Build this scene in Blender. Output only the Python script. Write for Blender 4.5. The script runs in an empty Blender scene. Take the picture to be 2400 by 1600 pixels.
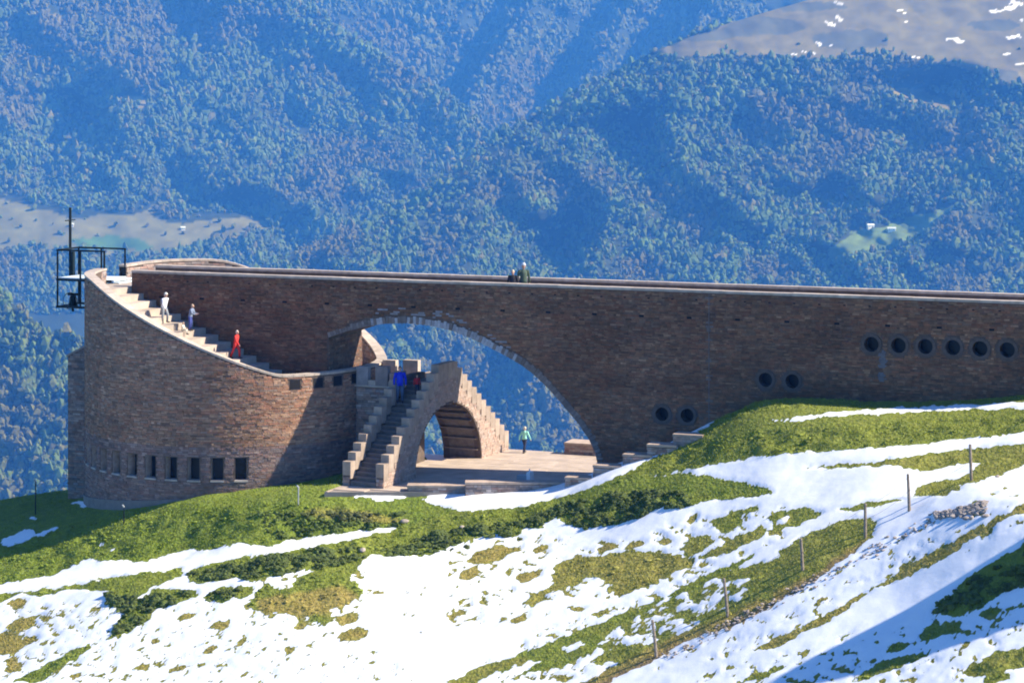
import bpy, math, random
import numpy as np
from mathutils import Vector, Matrix
from mathutils.geometry import tessellate_polygon
random.seed(7); RNG = np.random.default_rng(7)
SC = bpy.context.scene; COL = SC.collection
# ------------------------------------------------------------------ camera, sky, sun, exposure
FPX, HOR, HC = 5700.0, 174.0, 18.85
cam = bpy.data.cameras.new('camera'); camo = bpy.data.objects.new('camera', cam); COL.objects.link(camo)
camo.location = (0, 0, HC); camo.rotation_euler = (math.radians(90), 0, 0)
cam.sensor_width = 36; cam.lens = 36*FPX/2400; cam.shift_y = -(800-HOR)/2400
cam.clip_start = 1; cam.clip_end = 20000
SC.camera = camo
SUN_EL, SUN_BETA = 38.0, -3.0
w = bpy.data.worlds.new('World'); SC.world = w; w.use_nodes = True
nt = w.node_tree; bg = nt.nodes['Background']
sky = nt.nodes.new('ShaderNodeTexSky'); sky.sky_type = 'NISHITA'; sky.sun_disc = False
sky.sun_elevation = math.radians(SUN_EL); sky.sun_rotation = math.radians(90-SUN_BETA)
sky.altitude = 1500; sky.dust_density = 0.4
skm = nt.nodes.new('ShaderNodeMix'); skm.data_type = 'RGBA'; skm.blend_type = 'MULTIPLY'; skm.inputs[0].default_value = 1; skm.inputs[7].default_value = (.38, .66, 1.1, 1)
nt.links.new(sky.outputs[0], skm.inputs[6]); nt.links.new(skm.outputs[2], bg.inputs[0]); bg.inputs[1].default_value = 0.102
sl = bpy.data.lights.new('sun', 'SUN'); slo = bpy.data.objects.new('sun', sl); COL.objects.link(slo)
sl.energy = 4.9; sl.angle = math.radians(0.5); sl.color = (1.0, 0.93, 0.83)
sd = Vector((math.cos(math.radians(SUN_EL))*math.cos(math.radians(SUN_BETA)), math.cos(math.radians(SUN_EL))*math.sin(math.radians(SUN_BETA)), math.sin(math.radians(SUN_EL))))
slo.rotation_euler = sd.to_track_quat('Z', 'Y').to_euler(); slo.location = (60, 60, 60)
SC.view_settings.view_transform = 'Standard'; SC.view_settings.look = 'None'
SC.view_settings.exposure = 1.0; SC.view_settings.gamma = 1; SC.view_settings.use_curve_mapping = False
SC.cycles.filter_width = 1.9; SC.cycles.max_bounces = 6; SC.cycles.volume_bounces = 0
# ------------------------------------------------------------------ noise
def _h(ix, iy, s):
    n = (ix.astype(np.int64)*374761393 + iy.astype(np.int64)*668265263 + s*1274126177) & 0xffffffff
    n = ((n ^ (n >> 13))*1274126177) & 0xffffffff
    return ((n ^ (n >> 16)) & 0xffff)/65535.0
def vn(x, y, s=0):
    x = np.asarray(x, float); y = np.asarray(y, float)
    ix = np.floor(x); iy = np.floor(y); fx = x-ix; fy = y-iy
    fx = fx*fx*fx*(fx*(fx*6-15)+10); fy = fy*fy*fy*(fy*(fy*6-15)+10)
    a = _h(ix, iy, s); b = _h(ix+1, iy, s); c = _h(ix, iy+1, s); d = _h(ix+1, iy+1, s)
    return (a*(1-fx)+b*fx)*(1-fy) + (c*(1-fx)+d*fx)*fy
def fbm(x, y, o=4, s=0):
    r = 0; a = .5; t = 0
    for i in range(o):
        r = r + a*vn(x*2**i+i*17.3, y*2**i-i*9.1, s+i); t += a; a *= .5
    return r/t*2-1
def sm(e0, e1, x):
    t = np.clip((x-e0)/(e1-e0), 0, 1); return t*t*(3-2*t)
# ------------------------------------------------------------------ mesh helpers
def link(name, me, mats, parent=None, loc=None):
    o = bpy.data.objects.new(name, me); COL.objects.link(o)
    if mats is not None:
        for m in (mats if isinstance(mats, (list, tuple)) else [mats]): me.materials.append(m)
    if parent is not None: o.parent = parent
    if loc is not None: o.location = loc
    return o
def tag(o, label=None, cat=None, group=None, kind=None):
    if label: o['label'] = label
    if cat: o['category'] = cat
    if group: o['group'] = group
    if kind: o['kind'] = kind
    return o
def empty(name, loc=(0, 0, 0), rz=0):
    o = bpy.data.objects.new(name, None); COL.objects.link(o); o.location = loc; o.rotation_euler = (0, 0, rz); o.empty_display_size = .3
    return o
class MB:
    def __init__(s): s.v = []; s.f = []; s.m = []; s.t = []
    def face(s, idx, mi=0, t=None): s.f.append(tuple(idx)); s.m.append(mi); s.t.append(t or (1, 1, 1))
    def hexa(s, p, mi=0, t=None, skip=()):
        b = len(s.v); s.v += [tuple(q) for q in p]
        for k, q in enumerate(((0, 3, 2, 1), (4, 5, 6, 7), (0, 1, 5, 4), (1, 2, 6, 5), (2, 3, 7, 6), (3, 0, 4, 7))):
            if k in skip: continue
            s.face([b+i for i in q], mi, t)
    def box(s, F, a0, a1, b0, b1, z0, z1, mi=0, t=None, skip=()):
        s.hexa([F(a0, b0, z0), F(a1, b0, z0), F(a1, b1, z0), F(a0, b1, z0), F(a0, b0, z1), F(a1, b0, z1), F(a1, b1, z1), F(a0, b1, z1)], mi, t, skip)
    def prism(s, loops, f0, f1, mi=0, t=None, cap0=True, cap1=True):
        """loops: outer + holes of 2-tuples; f0/f1 map (a,c) to the two faces"""
        n = 0; allp = [p for l in loops for p in l]
        b = len(s.v); s.v += [tuple(f0(*p)) for p in allp] + [tuple(f1(*p)) for p in allp]; N = len(allp)
        tr = tessellate_polygon([[Vector((p[0], p[1], 0)) for p in l] for l in loops])
        for q in tr:
            if cap0: s.face([b+i for i in q], mi, t)
            if cap1: s.face([b+N+i for i in reversed(q)], mi, t)
        for l in loops:
            for i in range(len(l)):
                j = (i+1) % len(l)
                s.face([b+n+i, b+n+j, b+N+n+j, b+N+n+i], mi, t)
            n += len(l)
    def cyl(s, p0, p1, r0, r1=None, n=8, mi=0, t=None, caps=True):
        r1 = r0 if r1 is None else r1
        p0 = Vector(p0); p1 = Vector(p1); d = (p1-p0).normalized()
        a = d.orthogonal().normalized(); c = d.cross(a); b = len(s.v)
        for p, r in ((p0, r0), (p1, r1)):
            for i in range(n):
                an = 2*math.pi*i/n; s.v.append(tuple(p + r*(math.cos(an)*a + math.sin(an)*c)))
        for i in range(n):
            j = (i+1) % n; s.face([b+i, b+j, b+n+j, b+n+i], mi, t)
        if caps: s.face([b+i for i in reversed(range(n))], mi, t); s.face([b+n+i for i in range(n)], mi, t)
    def mesh(s, name, fix=True, smooth=False):
        me = bpy.data.meshes.new(name); me.from_pydata(s.v, [], s.f)
        me.polygons.foreach_set('material_index', np.array(s.m, dtype=np.int32))
        if smooth: me.polygons.foreach_set('use_smooth', np.ones(len(s.f), dtype=bool))
        at = me.attributes.new('tint', 'FLOAT_COLOR', 'FACE')
        at.data.foreach_set('color', np.array([(a, b, c, 1) for a, b, c in s.t], dtype=np.float32).ravel())
        me.update()
        if fix:
            import bmesh
            bm = bmesh.new(); bm.from_mesh(me); bmesh.ops.recalc_face_normals(bm, faces=bm.faces); bm.to_mesh(me); bm.free()
        return me
    def build(s, name, mats, parent=None, fix=True, smooth=False):
        return link(name, s.mesh(name, fix, smooth), mats, parent)
def fast_mesh(name, V, F, tint=None, dom='POINT', extra=None, smooth=False):
    me = bpy.data.meshes.new(name); k = F.shape[1]
    me.vertices.add(len(V)); me.vertices.foreach_set('co', np.ascontiguousarray(V, dtype=np.float32).ravel())
    me.loops.add(F.size); me.loops.foreach_set('vertex_index', np.ascontiguousarray(F, dtype=np.int32).ravel())
    me.polygons.add(len(F)); me.polygons.foreach_set('loop_start', np.arange(0, F.size, k, dtype=np.int32))
    try: me.polygons.foreach_set('loop_total', np.full(len(F), k, dtype=np.int32))
    except Exception: pass
    me.update(calc_edges=True)
    me.polygons.foreach_set('use_smooth', np.full(len(F), smooth, dtype=bool))
    if tint is not None:
        a = me.attributes.new('tint', 'FLOAT_COLOR', dom); c = np.ones((len(tint), 4), dtype=np.float32); c[:, :3] = tint
        a.data.foreach_set('color', c.ravel())
    for n, arr in (extra or {}).items():
        a = me.attributes.new(n, 'FLOAT', 'POINT'); a.data.foreach_set('value', np.ascontiguousarray(arr, dtype=np.float32))
    me.validate(); return me
def frame(o, ex, ey):
    return lambda a, b, z: (o[0]+a*ex[0]+b*ey[0], o[1]+a*ex[1]+b*ey[1], z)
# ------------------------------------------------------------------ materials
def mat(name, base=(.5, .5, .5), rough=.9, noise=None, bump=None, tint=False, metallic=0, mottle=None):
    """noise=(scale, amount); bump=(scale, distance); mottle=(scale, colour, amount)"""
    m = bpy.data.materials.new(name); m.use_nodes = True; N = m.node_tree.nodes; L = m.node_tree.links
    p = N['Principled BSDF']; p.inputs['Roughness'].default_value = rough; p.inputs['Metallic'].default_value = metallic
    p.inputs['Specular IOR Level'].default_value = .25
    geo = N.new('ShaderNodeNewGeometry'); pos = geo.outputs['Position']
    if tint:
        a = N.new('ShaderNodeAttribute'); a.attribute_name = 'tint'; mx = N.new('ShaderNodeMix'); mx.data_type = 'RGBA'; mx.blend_type = 'MULTIPLY'
        mx.inputs[0].default_value = 1; mx.inputs[6].default_value = (*base, 1); L.new(a.outputs['Color'], mx.inputs[7]); col = mx.outputs[2]
    else:
        c = N.new('ShaderNodeRGB'); c.outputs[0].default_value = (*base, 1); col = c.outputs[0]
    if mottle:
        n = N.new('ShaderNodeTexNoise'); n.inputs['Scale'].default_value = mottle[0]; n.inputs['Detail'].default_value = 5; L.new(pos, n.inputs['Vector'])
        r = N.new('ShaderNodeMapRange'); r.inputs[1].default_value = .45; r.inputs[2].default_value = .7; r.inputs[4].default_value = mottle[2]; L.new(n.outputs[0], r.inputs[0])
        mx = N.new('ShaderNodeMix'); mx.data_type = 'RGBA'; L.new(r.outputs[0], mx.inputs[0]); L.new(col, mx.inputs[6]); mx.inputs[7].default_value = (*mottle[1], 1); col = mx.outputs[2]
    if noise:
        n = N.new('ShaderNodeTexNoise'); n.inputs['Scale'].default_value = noise[0]; n.inputs['Detail'].default_value = 4; L.new(pos, n.inputs['Vector'])
        r = N.new('ShaderNodeMapRange'); r.inputs[1].default_value = .3; r.inputs[2].default_value = .7; r.inputs[3].default_value = 1-noise[1]; r.inputs[4].default_value = 1+noise[1]; L.new(n.outputs[0], r.inputs[0])
        v = N.new('ShaderNodeVectorMath'); v.operation = 'SCALE'; L.new(col, v.inputs[0]); L.new(r.outputs[0], v.inputs['Scale']); col = v.outputs[0]
    L.new(col, p.inputs['Base Color'])
    if bump:
        n = N.new('ShaderNodeTexNoise'); n.inputs['Scale'].default_value = bump[0]; n.inputs['Detail'].default_value = 5; L.new(pos, n.inputs['Vector'])
        b = N.new('ShaderNodeBump'); b.inputs['Distance'].default_value = bump[1]; L.new(n.outputs[0], b.inputs['Height']); L.new(b.outputs[0], p.inputs['Normal'])
    return m
M = {}
M['stone'] = mat('porphyry_stone', (1, 1, 1), .9, (5, .22), (18, .02), tint=True)
M['mortar'] = mat('mortar_joint', (.12, .09, .07), .95, (3, .25), (14, .02))
M['coping'] = mat('coping_stone', (1, 1, 1), .85, (3, .18), (14, .01), tint=True)
M['paving'] = mat('porphyry_paving', (1, 1, 1), .8, (1.3, .16), (10, .01), tint=True)
M['dark'] = mat('painted_opening_shade', (.012, .012, .014), .8)  # near-black colour standing in for the shade inside openings
M['glass'] = mat('window_glass', (.01, .012, .016), .25)
M['concrete'] = mat('pale_concrete', (.19, .175, .165), .9, (3, .15), (12, .01))
M['steel'] = mat('dark_steel', (.012, .018, .02), .5, (8, .2), metallic=.4)
M['grating'] = mat('pale_metal_plate', (.62, .68, .7), .5, (8, .1))
M['bronze'] = mat('dark_bronze', (.012, .02, .02), .45, metallic=.5)
M['wood'] = mat('weathered_wood', (.27, .22, .17), .9, (12, .3), (40, .01))
M['wire'] = mat('rusty_wire', (.06, .05, .04), .7)
M['white'] = mat('white_paint', (.8, .8, .8), .5)
M['grey'] = mat('grey_panel', (.32, .34, .36), .6)
M['rock'] = mat('grey_rock', (.34, .29, .25), .95, (4, .3), (9, .04))
M['leaf'] = mat('alpine_grass_blade', (1, 1, 1), .85, tint=True)
M['foliage'] = mat('forest_foliage', (1, 1, 1), .95, tint=True, noise=(.25, .3))
def terrain_mat():
    m = bpy.data.materials.new('grass_and_snow'); m.use_nodes = True; N = m.node_tree.nodes; L = m.node_tree.links; p = N['Principled BSDF']
    p.inputs['Roughness'].default_value = .9; p.inputs['Specular IOR Level'].default_value = .2
    geo = N.new('ShaderNodeNewGeometry'); pos = geo.outputs['Position']
    def attr(n):
        a = N.new('ShaderNodeAttribute'); a.attribute_name = n; return a
    def noise(s, d=5):
        n = N.new('ShaderNodeTexNoise'); n.inputs['Scale'].default_value = s; n.inputs['Detail'].default_value = d; L.new(pos, n.inputs['Vector']); return n.outputs[0]
    def rng(x, a, b, c=0, d=1):
        r = N.new('ShaderNodeMapRange'); L.new(x, r.inputs[0]); r.inputs[1].default_value = a; r.inputs[2].default_value = b; r.inputs[3].default_value = c; r.inputs[4].default_value = d; return r.outputs[0]
    def math_(op, x, y):
        n = N.new('ShaderNodeMath'); n.operation = op
        for k, q in enumerate((x, y)):
            if isinstance(q, (int, float)): n.inputs[k].default_value = q
            else: L.new(q, n.inputs[k])
        return n.outputs[0]
    def mix(f, a, b):
        n = N.new('ShaderNodeMix'); n.data_type = 'RGBA'
        if isinstance(f, (int, float)): n.inputs[0].default_value = f
        else: L.new(f, n.inputs[0])
        for k, q in ((6, a), (7, b)):
            if isinstance(q, tuple): n.inputs[k].default_value = (*q, 1)
            else: L.new(q, n.inputs[k])
        return n.outputs[2]
    g = mix(rng(noise(1.1), .35, .65), (.16, .215, .028), (.215, .26, .04))
    g = mix(math_('MULTIPLY', rng(noise(4.5), .42, .66), .6), g, (.115, .13, .022))
    br = mix(rng(noise(3), .35, .65), (.3, .235, .055), (.42, .31, .1))
    br = mix(math_('MULTIPLY', rng(noise(9), .5, .7), .5), br, (.1, .085, .03))
    g = mix(attr('dry').outputs['Fac'], g, br)
    dirt = mix(rng(noise(7), .4, .6), (.2, .13, .08), (.3, .2, .13))
    g = mix(attr('dirt').outputs['Fac'], g, dirt)
    s = math_('ADD', attr('snow').outputs['Fac'], math_('MULTIPLY', math_('SUBTRACT', noise(6, 6), .5), 1.1))
    s = math_('ADD', s, math_('MULTIPLY', math_('SUBTRACT', noise(1.6, 3), .5), .25))
    sf = rng(s, .44, .52)
    sn = mix(rng(noise(2), .3, .7), (.8, .82, .85), (.86, .87, .88))
    sn = mix(math_('MULTIPLY', rng(noise(22, 2), .64, .72), .5), sn, (.5, .47, .42))
    L.new(mix(sf, g, sn), p.inputs['Base Color'])
    bs = N.new('ShaderNodeBump'); bs.inputs['Distance'].default_value = .12
    hb = mix(sf, noise(6, 6), rng(noise(1.5, 6), 0, 1, .3, .5))
    L.new(hb, bs.inputs['Height']); L.new(bs.outputs[0], p.inputs['Normal'])
    return m
M['terrain'] = terrain_mat()
M['forest_floor'] = mat('mountain_ground', (1, 1, 1), .95, tint=True, noise=(.03, .25))
# stone colours (linear)
PAL = [((.34, .235, .185), 5), ((.27, .235, .215), 4), ((.36, .21, .165), 3), ((.42, .33, .27), 3), ((.18, .155, .15), 2.2), ((.5, .43, .38), .8), ((.25, .25, .26), 1.6)]
PALC = np.array([p[0] for p in PAL]); PALC = PALC*.7+np.array((.325, .25, .215))*.3; PALW = np.array([p[1] for p in PAL]); PALW = PALW/PALW.sum()
def pick(scale=1.0):
    c = PALC[RNG.choice(len(PALC), p=PALW)]*RNG.uniform(.78, 1.2)*scale
    return tuple(float(q) for q in c)
WCOP = (.46, .38, .31)
def shade(c, a=.85, b=1.08): k = RNG.uniform(a, b); return tuple(q*k for q in c)
def cop(): k = RNG.uniform(.85, 1.1); return tuple(q*k for q in WCOP)
def stones(parent, mapf, a0, a1, z0, z1, inside, tintf=None, hmin=.075, hmax=.14, lmin=.16, lmax=.6, big=300, depth=(.012, .04), gap=.012):
    """courses of real stones standing proud of the wall behind; mapf(a, z, out) -> point. The largest become objects, the rest one mesh."""
    rec = []; z = z0
    while z < z1-.03:
        h = RNG.uniform(hmin, hmax); zt = min(z+h, z1); a = a0 - RNG.uniform(0, .3)
        while a < a1:
            ln = RNG.uniform(lmin, lmax); b = min(a+ln, a1); A = max(a, a0)
            if b-A > .06:
                segs = [(A, b)]
                if not all(inside(q, r) for q in (A, (A+b)/2, b) for r in (z, zt)):
                    k = max(2, int((b-A)/.09)); e = [A+(b-A)*i/k for i in range(k+1)]; segs = []; cur = None
                    for i in range(k):
                        ok = all(inside(q, r) for q in (e[i], e[i+1]) for r in (z, zt))
                        if ok: cur = (cur[0] if cur else e[i], e[i+1])
                        elif cur: segs.append(cur); cur = None
                    if cur: segs.append(cur)
                for (q, r) in segs:
                    if r-q > .05: rec.append((q+gap/2, r-gap/2, z+gap/2, zt-gap/2))
            a += ln
        z = zt
    rec.sort(key=lambda r: -(r[1]-r[0])*(r[3]-r[2]))
    def add(mb, r):
        o = RNG.uniform(*depth); t = pick()
        if tintf: t = tintf((r[0]+r[1])/2, (r[2]+r[3])/2, t)
        j = lambda: RNG.uniform(-.006, .006)
        p = [mapf(r[0], r[2], -.03), mapf(r[1], r[2], -.03), mapf(r[1], r[2], o+j()), mapf(r[0], r[2], o+j()),
             mapf(r[0], r[3], -.03), mapf(r[1], r[3], -.03), mapf(r[1], r[3], o+j()), mapf(r[0], r[3], o+j())]
        mb.hexa(p, 0, t, skip=(2,))
    for r in rec[:big]:
        mb = MB(); add(mb, r); mb.build('stone', M['stone'], parent)
    mb = MB()
    for r in rec[big:]: add(mb, r)
    o = mb.build('stone_facing', M['stone'], parent); o['kind'] = 'stuff'
    return len(rec)
# ------------------------------------------------------------------ place frames
U = (.9272, -.3746); V = (.3746, .9272); C = (-13.68, 120.86)
W = frame(C, U, V)                                    # walkway frame (l along, v away, z)
RA = (.8944, -.4472); VA = (.4472, .8944)
A = frame((-6.81, 111.17), RA, VA)                    # stair bridge frame (s right, t away, z)
TOP, HW = 9.1, 1.85
def rel(x, y):
    dx, dy = x-C[0], y-C[1]; return dx*U[0]+dy*U[1], dx*V[0]+dy*V[1]
# ------------------------------------------------------------------ terrain of the spur
CP = []
def cz(px, py, z): Y = (HC-z)*FPX/(py-HOR); CP.append(((px-1200)/FPX*Y, Y, z))
def cy(px, py, Y): CP.append(((px-1200)/FPX*Y, Y, HC-(py-HOR)/FPX*Y))
for q in ((0, 1172, -3.0), (80, 1160, -2.75), (160, 1148, -2.6), (163, 1178, -2.5), (240, 1180, -1.9), (400, 1166, -1.05), (560, 1152, -.6), (700, 1135, -.35),
          (800, 1150, -.06), (900, 1150, -.06), (960, 1168, -.3), (700, 1180, -.5), (560, 1190, -.9), (440, 1200, -1.3), (250, 1235, -2.3), (0, 1290, -3.6),
          (870, 1190, -.6), (934, 1236, -1.2), (844, 1244, -1.35), (700, 1260, -1.7), (444, 1288, -2.6), (286, 1314, -3.2), (143, 1340, -3.9), (0, 1372, -4.6),
          (816, 1265, -1.45), (663, 1295, -1.8), (459, 1330, -2.7), (306, 1345, -3.2), (153, 1373, -4.0), (0, 1395, -4.7)): cz(*q)
for q in ((900, 1300, 104.8), (1100, 1262, 105.5), (1230, 1250, 105), (700, 1350, 103.2), (450, 1385, 103.8), (250, 1410, 105), (0, 1440, 107.5),
          (0, 1500, 105), (300, 1480, 102), (700, 1450, 100), (1000, 1420, 99.5), (1300, 1380, 98.5), (1600, 1300, 98), (1900, 1220, 96.3), (2200, 1130, 96.5), (2400, 1075, 96.5),
          (0, 1600, 101), (400, 1600, 98), (800, 1600, 95), (1200, 1600, 92), (1500, 1600, 88.5), (1800, 1600, 85), (2100, 1600, 82), (2400, 1600, 79),
          (1540, 1540, 90), (1707, 1443, 90.5), (1882, 1335, 91), (2028, 1260, 91.5), (2130, 1200, 92), (2278, 1125, 92.5),
          (2400, 1180, 88), (2100, 1400, 87), (2400, 1300, 85.5), (2400, 1420, 83), (2100, 1500, 84.5), (1900, 1500, 86.5),
          (1302, 1170, 107.2), (1430, 1128, 106.4), (1620, 1108, 103.9), (1800, 1155, 99.8), (1404, 1230, 103.6), (1542, 1190, 102.4), (1700, 1170, 101),
          (1100, 1178, 108.3), (1200, 1185, 107.6), (1327, 1150, 107.8), (1430, 1103, 107.9), (1557, 1057, 107.6), (1634, 1027, 107.3), (1750, 968, 106.7), (1750, 955, 109.1), (2000, 958, 105), (2000, 940, 107.2), (2400, 938, 102.6), (2400, 925, 104.4), (1557, 1045, 110), (1430, 1095, 111),
          (1751, 983, 105.9), (1965, 985, 103.6), (2400, 965, 101.3), (1506, 1118, 105.8), (1618, 1098, 105), (1812, 1065, 102.6), (2118, 1042, 100.3), (2400, 1016, 98.5),
          (1700, 1110, 102.9), (1900, 1100, 100.6), (2100, 1080, 98.5), (1900, 1180, 97.7)): cy(*q)
CP += [(27, 100, 6.5), (32, 93, 5.5), (25.5, 87, 4.4), (26, 83.9, 11), (29, 83.6, 13), (33, 83.4, 14), (24, 83.9, 8), (21.5, 88.6, 3.2), (30, 88, 7), (24.5, 80.5, 1.5), (30, 79, 4), (27, 74, 0), (20, 72, -1.5), (38, 84, 11), (-36, 115, -9), (-32, 100, -9), (-26, 90, -9.5), (-10, 86, -7), (0, 82, -6), (8, 76, -5.2), (14, 68, -5),  # includes an unseen knoll at right, added to shade the lower slope
       (-20, 76, -10), (0, 66, -10), (-36, 66, -14), (36, 66, 5), (-30, 135, -9), (-20, 133, -6), (-10, 131, -3.5), (0, 129, -3), (6, 128, -2.5), (15, 124, 0), (25, 120, 3), (36, 115, 5), (-36, 150, -22), (0, 150, -19), (36, 150, -9),
       (-8, 118, -.1), (-4, 120, 0), (-2, 116, -.15), (2, 113, -.15), (2, 119, -.3), (-5, 113, -.15), (-13.7, 120, -.6), (36, 105, 6.5)]
CP = np.array(CP)
def _tps(r2): return .5*r2*np.log(r2+1e-9)
_n = len(CP); _K = _tps(((CP[:, None, :2]-CP[None, :, :2])**2).sum(-1)) + np.eye(_n)*.35
_P = np.c_[np.ones(_n), CP[:, :2]]; _A = np.block([[_K, _P], [_P.T, np.zeros((3, 3))]])
_sol = np.linalg.solve(_A, np.r_[CP[:, 2], 0, 0, 0])
def base_z(x, y):
    x = np.atleast_1d(np.asarray(x, float)); y = np.atleast_1d(np.asarray(y, float)); out = np.empty(len(x))
    for i in range(0, len(x), 20000):
        X = np.c_[x[i:i+20000], y[i:i+20000]]
        out[i:i+20000] = _tps(((X[:, None, :]-CP[None, :, :2])**2).sum(-1))@_sol[:_n] + np.c_[np.ones(len(X)), X]@_sol[_n:]
    return out
# ground cover traced once and laid on the ground as attributes
RW, RH, RY0, RS = 1240, 400, 900, 2.0
def inpoly(poly, X, Y):
    r = np.zeros(X.shape, bool); n = len(poly); j = n-1
    for i in range(n):
        xi, yi = poly[i]; xj, yj = poly[j]
        c = ((yi > Y) != (yj > Y)) & (X < (xj-xi)*(Y-yi)/((yj-yi) or 1e-9)+xi); r ^= c; j = i
    return r
GX, GY = np.meshgrid(np.arange(RW)*RS-40, np.arange(RH)*RS+RY0-20)
WX = GX + 11*fbm(GX/26, GY/13, 4, 3) + 6*fbm(GX/7, GY/4, 2, 13); WY = GY + 6*fbm(GX/26, GY/13, 4, 8) + 4*fbm(GX/7, GY/4, 2, 18)
snow = np.ones(GX.shape); dry = np.zeros(GX.shape); rough = np.zeros(GX.shape); dirt = np.zeros(GX.shape)
a3 = lambda l: [(x/1.96, 1100+y/1.96) for x, y in l]
a4 = lambda l: [(1200+x/1.96, 950+y/1.96) for x, y in l]
def G(poly, d=0, r=.3, s=0.0):
    k = inpoly(poly, WX, WY); snow[k] = s; dry[k] = d; rough[k] = r
def E(x, y, rx, ry, d=.8, r=.5, rot=-.25, s=0.0):
    dx, dy = WX-x, WY-y; ca, sa = math.cos(rot), math.sin(rot)
    k = ((dx*ca+dy*sa)/rx)**2 + ((-dx*sa+dy*ca)/ry)**2 < 1; snow[k] = s; dry[k] = d; rough[k] = r
def S(poly): k = inpoly(poly, WX, WY); snow[k] = 1; rough[k] = 0
ptop = [(-60, 1384), (0, 1370), (51, 1360), (143, 1340), (173, 1324), (204, 1312), (286, 1314), (332, 1317), (398, 1299), (444, 1289), (510, 1286), (561, 1271), (633, 1279), (679, 1266), (765, 1253), (842, 1245), (934, 1235)]
pbot = [(934, 1240), (816, 1263), (663, 1294), (510, 1314), (459, 1330), (434, 1332), (306, 1345), (153, 1373), (51, 1386), (0, 1393), (-60, 1405)]
G([(-60, 900), (1000, 900), (1000, 1172), (1075, 1200), (1000, 1225), (934, 1238)] + ptop[::-1], 0, .15)
k = inpoly([(-60, 1290), (250, 1212), (440, 1186), (640, 1176), (800, 1183), (934, 1200), (950, 1236)] + ptop[::-1], WX, WY); rough[k] = 1
E(800, 1205, 90, 14, .45, 1, .05); E(880, 1216, 60, 10, .6, .9, .1)
G([(935, 1237), (1075, 1195), (1200, 1190), (1302, 1167), (1430, 1126), (1506, 1118), (1618, 1106), (1634, 1116), (1710, 1123), (1766, 1136), (1812, 1154), (1797, 1162), (1710, 1169), (1659, 1174), (1623, 1180),
   (1598, 1190), (1542, 1187), (1506, 1210), (1455, 1228), (1404, 1233), (1353, 1236), (1302, 1213), (1277, 1231), (1231, 1238), (1225, 1256), (1200, 1261), (1163, 1250), (1122, 1263), (1071, 1273), (1036, 1286), (1015, 1299),
   (944, 1304), (867, 1299), (847, 1324), (821, 1355), (852, 1386), (816, 1411), (765, 1437), (780, 1450), (755, 1462), (714, 1447), (663, 1432), (612, 1432), (582, 1421), (597, 1386), (622, 1370), (679, 1380), (690, 1365), (740, 1335), (704, 1337),
   (638, 1350), (600, 1362), (546, 1355), (510, 1362), (449, 1365), (434, 1355), (449, 1335), (520, 1313), (663, 1294), (816, 1265)], .12, 1)
G([(1430, 1126), (1618, 1108), (1710, 1123), (1812, 1154), (1700, 1160), (1560, 1150), (1430, 1150), (1302, 1185), (1302, 1167)], .05, .12)
G([(612, 1432), (597, 1400), (700, 1390), (800, 1370), (840, 1400), (765, 1437), (714, 1447)], .85, .8)
G(pbot[:0:-1][:0] + [(434, 1332), (306, 1345), (153, 1373), (51, 1386), (-60, 1402), (-60, 1425), (0, 1410), (51, 1391), (92, 1398), (153, 1381), (199, 1381), (260, 1383), (245, 1406), (286, 1437), (265, 1478), (240, 1503), (286, 1488), (352, 1452), (342, 1437),
   (398, 1416), (464, 1396), (459, 1381), (408, 1378), (357, 1378), (337, 1406), (311, 1409), (327, 1396), (357, 1370), (429, 1350)], .1, .9)
E(536, 1391, 58, 15, .15, 1, -.15); G([(26, 1598), (112, 1559), (153, 1529), (219, 1506), (189, 1534), (143, 1564), (87, 1600)], .05, .7)
for q in ((43, 1411, 25, 10), (105, 1427, 12, 5), (112, 1447, 13, 5), (51, 1462, 32, 16), (15, 1508, 38, 26), (61, 1503, 32, 11), (122, 1503, 10, 6), (224, 1427, 9, 7), (439, 1444, 22, 8), (520, 1462, 24, 10), (365, 1500, 15, 7), (566, 1506, 12, 7),
          (492, 1521, 17, 8), (679, 1526, 12, 7), (704, 1467, 18, 9), (816, 1450, 30, 14), (826, 1488, 38, 13), (334, 1562, 18, 7), (176, 1582, 20, 7), (413, 1567, 25, 6), (574, 1580, 9, 7), (1071, 1437, 25, 5), (888, 1388, 20, 4), (1100, 1345, 28, 11), (1148, 1300, 50, 17),
          (31, 1559, 18, 18), (1424, 1282, 25, 7), (1486, 1277, 30, 6), (1210, 1287, 15, 6), (1266, 1287, 22, 7), (1557, 1269, 15, 7), (1623, 1218, 20, 9), (1240, 1350, 30, 9), (1215, 1450, 25, 8), (1350, 1425, 18, 5)): E(*q)
for q in range(170):   # small tussocks showing through the thin snow
    x, y = RNG.uniform(0, 1300), RNG.uniform(1400, 1600)
    if RNG.random() < .75: x = RNG.uniform(200, 720)
    E(x, y, RNG.uniform(3, 10), RNG.uniform(1.6, 3.6), .5, .5, -.4, s=.25)
for q in range(60):
    x, y = RNG.uniform(900, 1500), RNG.uniform(1290, 1480); E(x, y, RNG.uniform(3, 12), RNG.uniform(1.5, 3.5), .6, .4, -.3, s=.25)
G(a4([(200, 730), (280, 700), (400, 690), (520, 670), (640, 665), (760, 690), (860, 710), (800, 740), (760, 765), (680, 800), (600, 830), (530, 860), (470, 875), (430, 850), (460, 820), (400, 790), (350, 780), (300, 820), (200, 850), (100, 920), (50, 910), (110, 860), (200, 820), (190, 760)]), .55, .7)
G(a4([(780, 660), (820, 610), (900, 590), (940, 620), (860, 680), (790, 690)]), .4, .5)
G(a4([(900, 520), (1000, 490), (1060, 480), (1130, 460), (1140, 475), (1060, 500), (1060, 550), (980, 590), (940, 560), (910, 540)]), .2, .5)
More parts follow.
